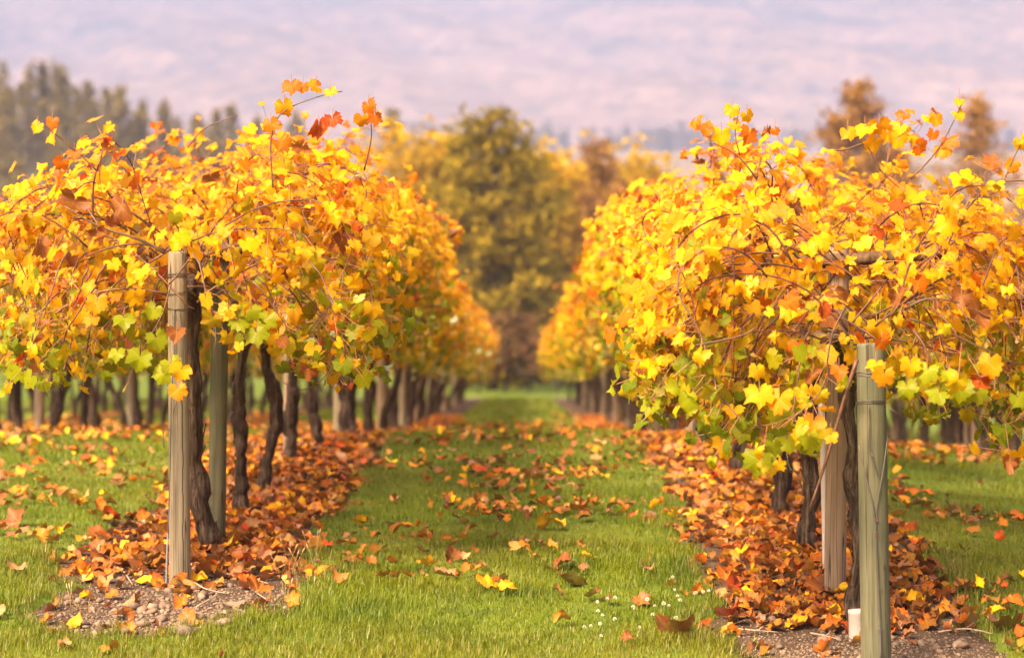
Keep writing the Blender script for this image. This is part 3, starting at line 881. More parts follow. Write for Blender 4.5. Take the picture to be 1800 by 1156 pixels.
for i, v in enumerate(front_vines):
    L = v['L']; t = v['t']; b = v['base']; rs = v['rs']
    sc_ = score[own == i].copy(); sc_[:v['n_extra']] = -1
    best = np.argsort(sc_)[:300]
    best = best[sc_[best] < (5 if v['k'] < 3 else 3)]
    single = np.zeros(len(L['pos']), bool); single[best] = True
    for j in best:
        meshes = ME_CRISP if L['crisp'][j] else ME_FRESH
        o = bpy.data.objects.new('leaf', meshes[int(rs.integers(0, len(meshes)))])
        COL.objects.link(o)
        o.parent = t
        m = np.eye(4); m[:3, :3] = L['rot'][j] * L['size'][j]; m[:3, 3] = L['pos'][j] - b
        o.matrix_local = Matrix(m.tolist())
        o.color = (*[float(c) for c in L['col'][j]], 1)
    r = ~single
    obj('foliage', join_leaves('foliage', L['pos'][r] - b, L['rot'][r], L['size'][r], L['col'][r], F_FRESH, M['leaf_mass']), t, kind='stuff')
    S_ = dict(att=L['att'] - b, pos=L['pos'] - b)
    obj('leaf_stalks', stalks_mesh(S_), t, kind='stuff')
    for q in v['paths']:
        mb = MB(); add_tube(mb, q - b, np.linspace(0.0050, 0.0020, len(q)), 5)
        obj('cane', mb.mesh('cane', M['cane']), t)
    for pts, d, r0 in EXTRA_CANES.get((v['key'], v['k']), []):
        q = smooth_path([P(a, c, d) for a, c in pts], 16) - b
        mb = MB(); add_tube(mb, q, np.linspace(r0, r0 * 0.5, 16), 6)
        obj('cane', mb.mesh('cane', M['cane']), t)

# the rest of the vines share a few shapes
VAR = []
for k in range(8):
    rs = np.random.default_rng(3000 + k)
    h = 1.28 + rs.normal() * 0.05
    lean = rs.normal(size=2) * 0.12
    pts = [(0, 0, -0.06), (lean[0] * 0.4 + rs.normal() * 0.03, lean[1] * 0.4, 0.35), (lean[0] + rs.normal() * 0.06, lean[1], 0.75), (rs.normal() * 0.04, rs.normal() * 0.04, h)]
    tm = trunk_mesh(pts, rs.uniform(0.036, 0.05), 80 + k, 30, 10)
    paths = cane_paths(0, 0, 0, rs, 44, 0.85, 1.0, 1.84, (1.0, 1.25))
    L = leaves_on(paths, 0, 0, rs, -0.24 + rs.normal() * 0.07, step=0.029)
    mid = join_leaves('foliage', L['pos'], L['rot'], L['size'] * 1.05, L['col'], F_FRESH, M['leaf_mass'])
    far = join_leaves('foliage', L['pos'], L['rot'], L['size'] * 1.1, L['col'], F_FAR, M['leaf_mass'])
    VAR.append((tm, mid, far, canes_mesh(paths)))

WHERE = {'L': 'row left of the grass aisle', 'R': 'row right of the grass aisle', 'L2': 'second row left of the aisle', 'R2': 'second row right of the aisle',
         'L3': 'third row left of the aisle', 'R3': 'third row right of the aisle', 'L4': 'fourth row left of the aisle', 'R4': 'fourth row right of the aisle'}
START = {'L': 24.6, 'R': 25.4, 'L2': 23.6, 'R2': 21.6, 'L3': 37.5, 'R3': 36, 'L4': 52, 'R4': 50}
vrs = np.random.default_rng(77)
cnt = 0
for key in ROWS:
    xr = ROWS[key]
    seen = 0; y = START[key]; k = 6 if key in ('L', 'R') else 0
    while y < 78:
        x = xr + vrs.normal() * 0.05
        if key in ('L', 'R'):
            if k < 14: lab = f'blurred golden grapevine, {ORD[k]} from the front in the {WHERE[key]}'
            else: lab = f'blurred yellow grapevine near the far end of the {WHERE[key]}'
        else:
            lab = f'blurred golden grapevine with dark trunk in the {WHERE[key]}'
            if key in ('L2', 'R2') and seen < 10 and -20 < PX0 + FPX * x / y < 1820:
                lab = f"blurred grapevine trunk under golden leaves, {ORD[seen]} from the {'left' if key == 'L2' else 'right'} picture edge"
                seen += 1
        t = thing('grape_vine', (x, y, Zg(x, y)), lab, 'grapevine', f'grapevines of the {WHERE[key]}')
        tm, mid, far, cn = VAR[cnt % 8 if key != 'R' else (cnt * 3 + 1) % 8]
        rz = 0 if vrs.random() < 0.5 else math.pi
        t.rotation_euler = (0, 0, rz)
        obj('trunk', tm, t)
        f = obj('foliage', mid if y < 34 else far, t, kind='stuff')
        f.location = (0, 0, 0); s = float(vrs.uniform(0.93, 1.03)); f.scale = (s, 1.0, s)
        if y < 40: obj('canes', cn, t, kind='stuff')
        cnt += 1; k += 1
        y += 1.45 + vrs.normal() * 0.12

# ------------------------------------------------------------------ posts
def lathe_post(name, h, r, mat, seed, sides=22, taper=0.94, buried=0.25):
    rs = np.random.default_rng(seed)
    zs = np.concatenate([np.linspace(-buried, h - 0.012, 26), [h]])
    V = []
    ph = np.linspace(0, 2 * np.pi, sides, endpoint=False)
    ell = 1 + 0.03 * np.cos(2 * ph + rs.uniform(0, 6))
    cr = rs.uniform(0, 6.28)
    for i, z in enumerate(zs):
        rr = r * (1 + (taper - 1) * max(z, 0) / h) * ell * (1 + 0.012 * np.sin(z * 5 + seed))
        if i == len(zs) - 1: rr = rr * 0.93
        V.append(np.stack([np.cos(ph) * rr, np.sin(ph) * rr, np.full(sides, z)], 1))
    V = np.concatenate(V + [[[0, 0, h + 0.002]]])
    n = len(zs)
    idx_ = np.arange(n * sides).reshape(n, sides)
    Q = np.stack([idx_[:-1], np.roll(idx_[:-1], -1, 1), np.roll(idx_[1:], -1, 1), idx_[1:]], -1).reshape(-1, 4)
    j = np.arange(sides)
    T = np.stack([np.full(sides, n * sides), (n - 1) * sides + j, (n - 1) * sides + (j + 1) % sides], 1)
    return mesh(name, V, [Q, T], mat)

def wire_wrap(z, r, turns, seed, rad=0.0022, rise=0.012):
    a = np.linspace(0, 2 * np.pi * turns, int(28 * turns))
    rs = np.random.default_rng(seed)
    q = np.stack([np.cos(a) * (r + 0.003), np.sin(a) * (r + 0.003), z + np.linspace(0, rise * turns, len(a)) + 0.006 * np.sin(a * 1.0 + rs.uniform(0, 6))], 1)
    mb = MB(); add_tube(mb, q, rad, 5)
    return mb.mesh('wire_wrap', M['wire'])

def wire(pts, rad, mat, n=24, name='wire'):
    mb = MB(); add_tube(mb, smooth_path(pts, n), rad, 6)
    return mb.mesh(name, mat)

def ring(c, R_, rad, mat, name):
    a = np.linspace(0, 2 * np.pi, 15)
    q = np.stack([c[0] + R_ * np.cos(a), np.full(15, c[1]), c[2] + R_ * np.sin(a)], 1)
    mb = MB(); add_tube(mb, q, rad, 5, cap=False)
    return mb.mesh(name, mat)

# end post on the left, with its anchor wire running down to a steel rod
b = G(316, 1024)
d = b[1]
lp = thing('wooden_post', b, 'pale weathered end post with a long crack and an anchor wire on the front', 'post', 'trellis posts of the front rows')
h = float(P(312, 442, d)[2] - b[2]); lr = 0.0505
obj('post_shaft', lathe_post('post_shaft', h, lr, M['post_split'], 3, taper=0.86), lp)
lp.rotation_euler = (0, R(-0.45), 0)
obj('wire_wrap', wire_wrap(h - 0.13, lr * 0.88, 2.3, 1), lp)
obj('wire_wrap', wire_wrap(h - 0.205, lr * 0.90, 1.4, 2), lp)
obj('wire_wrap', wire_wrap(h - 0.275, lr * 0.90, 1.2, 4), lp)
fr = -(lr + 0.006)
obj('anchor_wire', wire([(-0.012, fr * 0.93, h - 0.27), (-0.005, fr * 0.97, h - 0.45), (-0.024, fr, 0.95), (-0.030, fr, 0.75), (-0.036, fr - 0.01, 0.5), (-0.043, fr - 0.05, 0.22)], 0.0028, M['wire'], 40), lp)
obj('anchor_wire', wire([(0.012, fr * 0.93, h - 0.28), (0.044, fr * 0.70, h - 0.44), (0.024, fr * 0.95, h - 0.62), (-0.018, fr, 0.80)], 0.0022, M['wire'], 30), lp)
obj('anchor_rod', wire([(-0.043, fr - 0.05, 0.24), (-0.05, fr - 0.12, -0.14)], 0.0055, M['rod'], 8, 'anchor_rod'), lp)
obj('wire_tie', wire([(-0.030, fr - 0.004, 0.72), (-0.062, fr, 0.728), (-0.068, fr, 0.70), (-0.062, fr, 0.64)], 0.0022, M['rust'], 14, 'wire_tie'), lp)

# end post on the right: greener, thicker, twisted Y of wire on its front
b = np.array([*P(1541, 0, 11.55)[:2], 0]); b[2] = Zg(b[0], b[1])
rp = thing('wooden_post', b, 'thick green-tinged end post with Y-shaped wire, front of the row right of the aisle', 'post', 'trellis posts of the front rows')
h = float(P(1528, 603, 11.55)[2] - b[2]); rr_ = 0.0615
obj('post_shaft', lathe_post('post_shaft', h, rr_, M['post_green'], 9, taper=0.92), rp)
rp.rotation_euler = (R(0.4), R(-1.15), 0)
obj('wire_wrap', wire_wrap(h - 0.14, rr_ * 0.92, 2.2, 5), rp)
obj('wire_wrap', wire_wrap(h - 0.25, rr_ * 0.93, 2.4, 6, rise=0.008), rp)
fr = -(rr_ + 0.004)
ztop = h - 0.42
obj('anchor_wire', wire([(-0.060, -0.02, ztop + 0.02), (-0.040, fr * 0.8, ztop - 0.10), (-0.004, fr, ztop - 0.24), (0.004, fr, 0.45), (0.006, fr, 0.30), (0.012, fr - 0.01, 0.05)], 0.0028, M['wire'], 44), rp)
obj('anchor_wire', wire([(0.060, -0.02, ztop + 0.04), (0.046, fr * 0.75, ztop - 0.04), (0.022, fr * 0.98, ztop - 0.16), (-0.002, fr, ztop - 0.25), (0.003, fr - 0.002, 0.46), (0.010, fr - 0.002, 0.2), (0.006, fr - 0.012, 0.02)], 0.0024, M['wire'], 44), rp)
obj('loose_wire', wire([(-0.02, fr * 0.97, h - 0.25), (-0.015, fr, h - 0.33), (-0.028, fr, h - 0.42), (-0.005, fr, h - 0.47), (0.018, fr, h - 0.56), (-0.012, fr, h - 0.44)], 0.0018, M['wire'], 36), rp)
obj('wire_end', wire([(0.045, fr * 0.5, h - 0.24), (0.075, fr, h - 0.27), (0.10, fr, h - 0.285)], 0.0015, M['wire'], 12), rp)
for zz in (ztop - 0.29, ztop - 0.35, 0.34, 0.17):
    obj('wire_ring', ring((0.002 if zz > 0.4 else 0.008, fr - 0.002, zz), 0.007, 0.0022, M['rust'] if zz > 0.4 else M['wire'], 'wire_ring'), rp)
obj('wire_knot', wire([(0.012, fr - 0.004, 0.05), (0.014, fr - 0.008, 0.0)], 0.008, M['rust'], 6, 'wire_knot'), rp)

def line_post(xp, d, mat, rad, label, group, arm=True, top=None, seed=1, lean=0.0):
    x = xp; b = (x, d, Zg(x, d))
    t = thing('wooden_post', b, label, 'post', group)
    hh = top or 1.72
    obj('post_shaft', lathe_post('post_shaft', hh, rad, mat, seed), t)
    t.rotation_euler = (0, lean, 0)
    if arm:
        mb = MB()
        q = smooth_path([(-0.5, -rad - 0.034, hh - 0.10), (0, -rad - 0.034, hh - 0.08), (0.5, -rad - 0.034, hh - 0.03)], 14)
        add_tube(mb, q, 0.031 * (1 + 0.04 * np.sin(np.arange(14) * 1.3)), 12, seed=seed)
        obj('cross_arm', mb.mesh('cross_arm', M['arm']), t)
    return t

g_ = 'trellis posts of the front rows'
line_post(P(1468, 0, 13.1)[0], 13.1, M['post_brown'], 0.0505, 'tan wooden post with cross arm just behind the green-tinged end post', g_, True, 1.60, 21, R(0.6))
line_post(P(380, 0, 14.75)[0], 14.75, M['post_green'], 0.048, 'leaning greenish wooden post behind the first trunk of the left row', g_, True, 1.58, 22, R(0.9))
prs = np.random.default_rng(9)
for key, ds in (('L', [19.7, 25.4, 31.5, 37.5, 44, 51, 58, 66]), ('R', [18.6, 24.0, 30.0, 36.5, 43, 50, 57, 65])):
    for k, d in enumerate(ds):
        lab = f'blurred line post, {ORD[k + 2]} from the front in the {WHERE[key]}' if k < 5 else f'blurred line post near the far end of the {WHERE[key]}'
        line_post(ROWS[key] + prs.normal() * 0.03, d, M['post_brown'] if k % 2 == 0 else M['post_pale'], 0.05, lab, g_, True, 1.7, 30 + k, R(prs.normal() * 0.8))
for key, ds in (('L2', [25.2, 27.6, 33.5, 40, 47]), ('R2', [22.6, 26.2, 32, 38, 45]), ('L3', [40, 47]), ('R3', [39, 46])):
    for k, d in enumerate(ds):
        line_post(ROWS[key] + prs.normal() * 0.05, d, M['post_brown'] if k % 2 else M['post_pale'], 0.05, f'blurred pale line post among the trunks of the {WHERE[key]}', f'line posts of the {WHERE[key]}', False, 1.7, 60 + k, R(prs.normal()))

# trellis wires along the two front rows
for key in ('L', 'R'):
    for off, hh, nm in ((-0.48, 1.63, 'outer left'), (0.48, 1.67, 'outer right'), (0.0, 1.30, 'middle')):
        ys = np.linspace(13.1 if key == 'R' else 14.7, 70, 60)
        zz = np.array([Zg(ROWS[key], y) for y in ys])
        zz = np.convolve(np.pad(zz, 2, mode='edge'), np.ones(5) / 5, 'valid') + hh
        mb = MB(); add_tube(mb, np.stack([np.full(60, ROWS[key] + off), ys, zz], 1), 0.002, 5)
        o = obj('trellis_wire', mb.mesh('trellis_wire', M['wire']))
        o['label'] = f'thin {nm} steel trellis wire running through the {WHERE[key]}'; o['category'] = 'wire'; o['group'] = 'trellis wires'

# slim pale stake beside the tan post, white pipe stub beside the end post
a = G(1452, 1000); c = P(1443, 690, a[1])
t = thing('slim_stake', a, 'slim pale stake standing against the tan post in the right row', 'stake')
mb = MB(); add_tube(mb, smooth_path([np.array([0, 0, -0.1]), (c - a) * 0.5 + np.array([0.004, 0, 0]), c - a], 14), 0.0155, 10)
obj('stake_shaft', mb.mesh('stake_shaft', M['plastic']), t)
mb = MB(); add_tube(mb, [c - a - np.array([0, 0, 0.001]), c - a + np.array([0, 0, 0.014])], 0.0175, 10)
obj('stake_cap', mb.mesh('stake_cap', M['plastic']), t)

a = G(1510, 1128)
t = thing('pipe_stub', a, 'short white plastic pipe stub in the soil beside the green-tinged end post', 'pipe')
hh, ro, ri = 0.135, 0.042, 0.037
ph = np.linspace(0, 2 * np.pi, 24, endpoint=False)
rings_ = [(ro, -0.08), (ro, hh * 0.86), (ro * 1.03, hh * 0.87), (ro * 1.03, hh - 0.004), (ro * 1.0, hh), (ri, hh), (ri, 0.0)]
V = np.concatenate([np.stack([np.cos(ph) * r, np.sin(ph) * r, np.full(24, z)], 1) for r, z in rings_])
k = np.arange(len(rings_) * 24).reshape(-1, 24)
Q = np.stack([k[:-1], np.roll(k[:-1], -1, 1), np.roll(k[1:], -1, 1), k[1:]], -1).reshape(-1, 4)
obj('pipe_wall', mesh('pipe_wall', V, Q, M['plastic']), t)
t.rotation_euler = (0, R(-1.5), 0)

# ------------------------------------------------------------------ pebbles and gravel on the strips
def ico(sub=1):
    import bmesh
    bm = bmesh.new(); bmesh.ops.create_icosphere(bm, subdivisions=sub, radius=1)
    V = np.array([v.co[:] for v in bm.verts]); F = np.array([[v.index for v in f.verts] for f in bm.faces]); bm.free()
    return V, F
IV, IF = ico(2)
IV1, IF1 = ico(1)
ME_PEB = []
for k in range(8):
    rs = np.random.default_rng(700 + k)
    v = IV * (1 + 0.12 * np.sin(IV @ rs.normal(size=3) * 2.2 + rs.uniform(0, 6)) + 0.08 * np.sin(IV @ rs.normal(size=3) * 4 + 1))[:, None]
    v = v * np.array([1.0, rs.uniform(0.6, 0.95), rs.uniform(0.4, 0.65)])
    ME_PEB.append(mesh('pebble', v, IF, M['pebble'], True, {'leafcol': np.tile([[rs.random()] * 3 + [1]], (len(v), 1))}))
prs = np.random.default_rng(21)
BIG = [(425, 1072, 30), (410, 1068, 22), (268, 1073, 26), (250, 1077, 22), (236, 1072, 26), (265, 1080, 20), (285, 1078, 14), (328, 1088, 20), (375, 1090, 16), (345, 1090, 22), (250, 1102, 22), (395, 1103, 24), (325, 1116, 28), (190, 1103, 18), (287, 1092, 16), (332, 1104, 18), (218, 1115, 16), (395, 1080, 14), (308, 1110, 16), (345, 1110, 14), (340, 1038, 16), (310, 1030, 20),
       (1440, 1092, 16), (1380, 1071, 16), (1352, 1098, 30), (1480, 1108, 18), (1447, 1130, 18), (1456, 1152, 16), (1475, 1125, 14), (1620, 1135, 16), (1575, 1135, 14), (1365, 1060, 18)]
def peb(par, x, y, s):
    o = bpy.data.objects.new('pebble', ME_PEB[int(prs.integers(0, 8))])
    COL.objects.link(o); o.parent = par
    o.location = (x, y, Zg(x, y) + s * 0.30); o.scale = (s, s, s)
    o.rotation_euler = (prs.normal() * 0.2, prs.normal() * 0.2, prs.uniform(0, 6.28))
for px, py, w in BIG:
    g0 = G(px, py); peb(soil['L' if px < 900 else 'R'], g0[0], g0[1], w / FPX * g0[1] * 0.62)
cntp = 0
while cntp < 290:
    key = 'L' if cntp < 210 else 'R'
    y = (11.85 if key == 'L' else 10.95) + abs(prs.normal()) * 0.75
    x = ROWS[key] + prs.normal() * 0.32
    if strip_mask(x, y) < 0.7: continue
    peb(soil[key], x, y, float(np.clip(prs.lognormal(-4.35, 0.42), 0.007, 0.030))); cntp += 1
Vs, Fs, Cs = [], [], []; base = 0
n = 9000
for key in ('L', 'R'):
    y = (11.7 if key == 'L' else 10.85) + np.abs(prs.normal(size=n)) * 0.9
    x = ROWS[key] + prs.normal(size=n) * 0.34
    ok = strip_mask(x, y) > 0.45
    x, y = x[ok], y[ok]
    s = np.clip(prs.lognormal(-5.35, 0.45, len(x)), 0.0025, 0.012)
    z = surf_z(x, y) + s * 0.2
    an = prs.uniform(0, 6.28, len(x)); ca, sa = np.cos(an), np.sin(an)
    v0 = IV1[:, [0, 1, 2]] * np.array([1, 0.75, 0.55])
    vx = v0[None, :, 0] * ca[:, None] - v0[None, :, 1] * sa[:, None]
    vy = v0[None, :, 0] * sa[:, None] + v0[None, :, 1] * ca[:, None]
    jit = 1 + 0.15 * prs.normal(size=(len(x), len(v0)))
    v = np.stack([vx * jit * s[:, None] + x[:, None], vy * jit * s[:, None] + y[:, None], v0[None, :, 2] * s[:, None] + z[:, None]], -1)
    Vs.append(v.reshape(-1, 3)); Fs.append((IF1[None] + (np.arange(len(x)) * len(v0))[:, None, None] + base).reshape(-1, 3)); base += len(x) * len(v0)
    c = np.repeat(prs.random(len(x)), len(v0)); Cs.append(np.stack([c, c, c, np.ones_like(c)], 1))
obj('gravel', mesh('gravel', np.concatenate(Vs), np.concatenate(Fs), M['pebble'], True, {'leafcol': np.concatenate(Cs)}), kind='stuff', label='small brown and grey gravel scattered on the bare soil strips')

# twigs
TW = [((340, 1028), (362, 1046), (398, 1048)), ((372, 1012), (420, 1018), (470, 1030)), ((215, 1008), (222, 1020), (232, 1032)), ((345, 1072), (372, 1060), (385, 1050)), ((430, 1030), (448, 1050), (470, 1060)), ((1425, 1118), (1452, 1126), (1478, 1130)), ((1290, 1110), (1330, 1118), (1370, 1116)), ((1580, 1098), (1583, 1110), (1586, 1112)), ((1650, 1116), (1700, 1112), (1745, 1120))]
TWL = ['curved pale twig on the gravel right of the pale end post', 'long thin twig among leaves right of the pale end post', 'short bent twig on soil left of the pale end post', 'small forked twig on the gravel below the curved pale twig', 'reddish twig near the dry grass edge of the left strip', 'pale twig on soil beside the white pipe stub', 'thin twig on soil near the lawn edge in the right strip', 'tiny upright twig just right of the green-tinged end post', 'long dry twig on the ground at the lower right corner']
for pts, lb in zip(TW, TWL):
    w = np.array([G(*p) for p in pts]); w[:, 2] += [0.012, 0.022, 0.012]
    t = thing('twig', w[0], lb, 'twig', 'dry twigs on the soil')
    mb = MB(); add_tube(mb, smooth_path(w - w[0], 14), np.linspace(0.0045, 0.0022, 14), 6)
    obj('twig_stem', mb.mesh('twig_stem', M['twig']), t)
    e = (w[1] - w[0]); mb = MB(); add_tube(mb, smooth_path([e, e * 1.2 + np.array([0.01, 0.02, 0.015]), e * 1.35 + np.array([0.0, 0.05, 0.02])], 8), np.linspace(0.0025, 0.001, 8), 5)
    obj('side_twig', mb.mesh('side_twig', M['twig']), t)

# ------------------------------------------------------------------ fallen leaves
frs = np.random.default_rng(31)
FO = np.array([0.43, 0.110, 0.010]); FB = np.array([0.19, 0.060, 0.018]); FT = np.array([0.33, 0.165, 0.07]); FY = np.array([0.78, 0.40, 0.008]); FR = np.array([0.40, 0.05, 0.015]); FG = np.array([0.52, 0.19, 0.016])
def fall_cols(n, rs, yellow=0.10):
    pal = np.stack([FO, FB, FT, FY, FR, FG])
    k = rs.choice(6, n, p=[0.24, 0.34, 0.14, yellow, 0.03, 0.25 - yellow])
    c = pal[k] * (1 + 0.30 * rs.normal(size=(n, 1))).clip(0.4, 1.7)
    w = rs.random((n, 1)) * 0.3
    return np.clip(c * (1 - w) + pal[(k + rs.integers(1, 3, n)) % 6] * w, 0.01, 0.88)

SPECIAL = [(970, 932, 58, FY, 0.35, 'bright yellow curled leaf lying on the grass in mid aisle'), (860, 1040, 50, FY * 0.6 + FO * 0.4, 0.3, 'yellow-orange leaf on the dark grass near the front of the aisle'),
    (795, 990, 38, FB, 0.9, 'upright crumpled brown leaf on the grass left of aisle centre'), (788, 1021, 46, FT, 0.1, 'flat tan leaf below the upright crumpled brown leaf'), (1010, 1033, 62, FB, 0.5, 'large brown curled leaf heap member beside the white clover'),
    (985, 1005, 50, FB, 0.5, 'brown leaf lying just above the large brown curled leaf'), (1185, 1124, 88, FB * 0.6 + FR * 0.4, 0.3, 'large reddish brown leaf in the grass at the bottom edge'), (1608, 1068, 40, FY, 1.2, 'yellow leaf standing upright right of the green-tinged end post'),
    (1280, 1090, 60, FR, 0.5, 'dark red leaf at the lawn edge near the clover'), (1770, 1112, 70, FB, 0.5, 'big brown leaf at the lower right corner'), (1700, 1108, 56, FT * 0.7 + FB * 0.3, 0.6, 'tan brown leaf left of the big corner leaf'), (1590, 1105, 50, FT, 0.7, 'folded tan leaf right of the end post base'),
    (28, 1012, 42, FT, 0.2, 'pale tan leaf on the grass at the left picture edge'), (103, 943, 24, FY, 0.6, 'small yellow leaf on the lawn left of the soil strip'), (30, 928, 64, FB, 0.5, 'long brown curled leaf on the lawn at the left edge'), (195, 921, 48, FR, 0.5, 'red leaf at the grass edge left of the soil strip'),
    (125, 1104, 44, FY * 0.6 + FO * 0.4, 0.5, 'yellow fan-shaped leaf at the front left corner of the gravel'), (80, 1100, 30, FO, 0.5, 'small orange leaf beside the yellow fan-shaped leaf'), (398, 966, 46, FY, 0.4, 'yellow leaf on the litter right of the first trunk'), (333, 1048, 38, FB, 0.7, 'crumpled brown leaf on the gravel right of the anchor rod'),
    (195, 1055, 28, FO, 0.6, 'small orange leaf on bare soil left of the anchor rod'), (455, 1043, 54, FO * 0.6 + FB * 0.4, 0.8, 'curled russet leaf at the right edge of the gravel'), (470, 1008, 54, FT * 0.5 + FO * 0.5, 0.4, 'large orange-tan leaf right of the pale end post'), (356, 1010, 46, FO, 0.6, 'orange leaf at the foot of the pale end post'), (185, 995, 60, FO * 0.5 + FT * 0.5, 0.4, 'broad tan orange leaf on the left strip edge'), (232, 1017, 26, FY * 0.8, 0.5, 'small yellow-green leaf on soil left of the end post'),
    (1290, 935, 54, FY * 0.85 + FT * 0.15, 0.4, 'big yellow leaf on litter in the right strip'), (1414, 958, 26, FY, 0.4, 'small yellow leaf left of the slim stake'), (1432, 987, 24, FY, 0.4, 'tiny yellow leaf below the one beside the slim stake'), (1472, 1036, 44, FO, 0.9, 'orange star-shaped leaf in front of the tan post'), (1440, 1050, 62, FO * 0.7 + FT * 0.3, 0.4, 'broad orange leaf left of the star-shaped leaf'), (1455, 1083, 60, FO, 0.3, 'flat orange leaf on soil behind the pipe stub'),
    (1400, 1105, 56, FY * 0.5 + FO * 0.5, 0.4, 'yellow and orange leaf on bare soil of the right strip'), (1100, 1135, 26, FB, 1.0, 'small brown leaf standing in the front grass'), (600, 1030, 34, FO * 0.6 + FT * 0.4, 0.3, 'orange leaf on grass near the left strip edge'), (1020, 905, 46, FO, 0.5, 'orange brown leaf right above the bright yellow leaf')]
fl_group = 'fallen leaves on the ground'
def fallen(x, y, z, size, col, tilt, label, curl=None, rs=frs):
    k = int(rs.integers(0, 7 if curl is None else len(ME_FALL)))
    o = bpy.data.objects.new('fallen_leaf', ME_FALL[k])
    COL.objects.link(o)
    o.location = (x, y, z); o.scale = (size, size, size)
    o.rotation_euler = (tilt * rs.uniform(0.5, 1.0), rs.normal() * 0.25, rs.uniform(0, 6.28) if tilt < 0.8 else rs.normal() * 0.5)
    o.color = (*[float(v) for v in np.clip(col, 0.01, 0.88)], 1)
    o['label'] = label; o['category'] = 'leaf'; o['group'] = fl_group
for px, py, w, col, tilt, lb in SPECIAL:
    g0 = G(px, py); s = w / FPX * g0[1] / 1.75
    fallen(g0[0], g0[1], g0[2] + (0.035 if strip_mask(g0[0], g0[1]) < 0.4 else 0.025), s, col, tilt, lb)

# random litter: dense on the strips, patchy on the grass
def litter_points():
    pts = []
    for key in ('L', 'R', 'L2', 'R2', 'L3', 'R3'):
        xr = ROWS[key]
        far_row = key not in ('L', 'R')
        n = 3000 if far_row else 12000
        y = 11.0 + frs.random(n) ** 1.25 * (40 if not far_row else 45)
        x = xr + frs.normal(size=n) * (0.34 if not far_row else 0.5)
        y0 = {'L': 13.05, 'R': 12.1}.get(key, 18)
        keep = frs.random(n) < np.clip((y - y0) / 0.7, 0.05 if not far_row else 0, 1)
        keep &= (strip_mask(x, y) > 0.3) | (frs.random(n) < 0.07)
        pts.append(np.stack([x[keep], y[keep], np.ones(keep.sum())], 1))
    n = 34000
    y = 11.3 + frs.random(n) ** 1.1 * 30; x = frs.uniform(-8.2, 7.5, n)
    dens = np.clip((fbm(x * 1.1 + 5, y * 1.1 + 2, 3) - 0.38) * 3.4, 0, 1)
    aisle = np.abs(x) < 1.0
    dens = dens * np.where(aisle, np.clip((y - 12.4) / 2.4, 0.025, 1) * np.where(y > 18, 0.6, 1.0) * np.where(y > 23, 0.4, 1.0) * np.clip(1.35 - np.abs(x + 0.02) * 1.1, 0.1, 1) * 1.15, np.where(x > 1.4, 1.15, np.clip((y - 13.2) / 4, 0.05, 1)))
    keep = (frs.random(n) < dens) & (strip_mask(x, y) < 0.5)
    pts.append(np.stack([x[keep], y[keep], np.zeros(keep.sum())], 1))
    return np.concatenate(pts)
def leaf_label(c, sz, where, y):
    pal = [('orange', FO), ('brown', FB), ('tan', FT), ('yellow', FY), ('red', FR), ('golden', FG)]
    nm = min(pal, key=lambda q: float(np.sum((q[1] - c) ** 2)))[0]
    big = 'small' if sz < 0.041 else 'medium-sized' if sz < 0.054 else 'large'
    dist = 'close to the front' if y < 12.6 else 'just behind front' if y < 13.6 else 'further back'
    return f'{big} curled {nm} leaf lying {where}, {dist}'
LP = litter_points()
z = surf_z(LP[:, 0], LP[:, 1])
grass_h = np.where(LP[:, 2] > 0, 0.008 + 0.017 * frs.random(len(LP)), 0.030 + 0.02 * frs.random(len(LP)))
lx = PX0 + FPX * LP[:, 0] / LP[:, 1]; ly = PY0 - FPX * (z - H) / LP[:, 1]
vis = (lx > 5) & (lx < 1795) & (ly < 1150)
fsize = frs.uniform(0.028, 0.066, len(LP))
fsize = np.where(LP[:, 2] > 0, fsize, fsize * 0.84)
fcol = fall_cols(len(LP), frs, 0.10)
onl = frs.random(len(LP))
sc2 = np.where(vis, LP[:, 1] - 12 * fsize + np.where(LP[:, 2] > 0, 1.0, 0), 1e6)
best = np.argsort(sc2)[:300 - len(SPECIAL)]
for j in best:
    x, y = LP[j, 0], LP[j, 1]
    where = 'on the left soil strip' if (LP[j, 2] > 0 and x < 0) else 'on the right soil strip' if LP[j, 2] > 0 else 'on the aisle grass' if abs(x) < 1.35 else 'on the lawn beyond the left row' if x < 0 else 'on the lawn beyond the right row'
    fallen(x, y, z[j] + grass_h[j], fsize[j], fcol[j], 0.25 + 0.5 * frs.random(), leaf_label(fcol[j], fsize[j], where, y), 1)
rest = np.ones(len(LP), bool); rest[best] = False
n = rest.sum()
nrm = np.array([[0, 0, 1.0]]) + frs.normal(size=(n, 3)) * 0.5
obj('leaf_litter', join_leaves('leaf_litter', np.stack([LP[rest, 0], LP[rest, 1], z[rest] + grass_h[rest]], 1), frames(nrm, frs.normal(size=(n, 3))), fsize[rest], fcol[rest], F_FALL, M['litter_mass']),
    kind='stuff', label='carpet of orange and brown fallen leaves under the vines and on the grass')

# ------------------------------------------------------------------ grass
grs = np.random.default_rng(41)
def grass_points(y0, y1, per_m2, xmax):
    area = (y1 - y0) * 2 * xmax
    n = int(area * per_m2)
    y = grs.uniform(y0, y1, n); x = grs.uniform(-xmax, xmax, n)
    sm = strip_mask(x, y)
    px = PX0 + FPX * x / y
    ok = (sm < 0.02 + 0.9 * grs.random(n) ** 1.5) & (px > -60) & (px < 1860)
    return x[ok], y[ok]

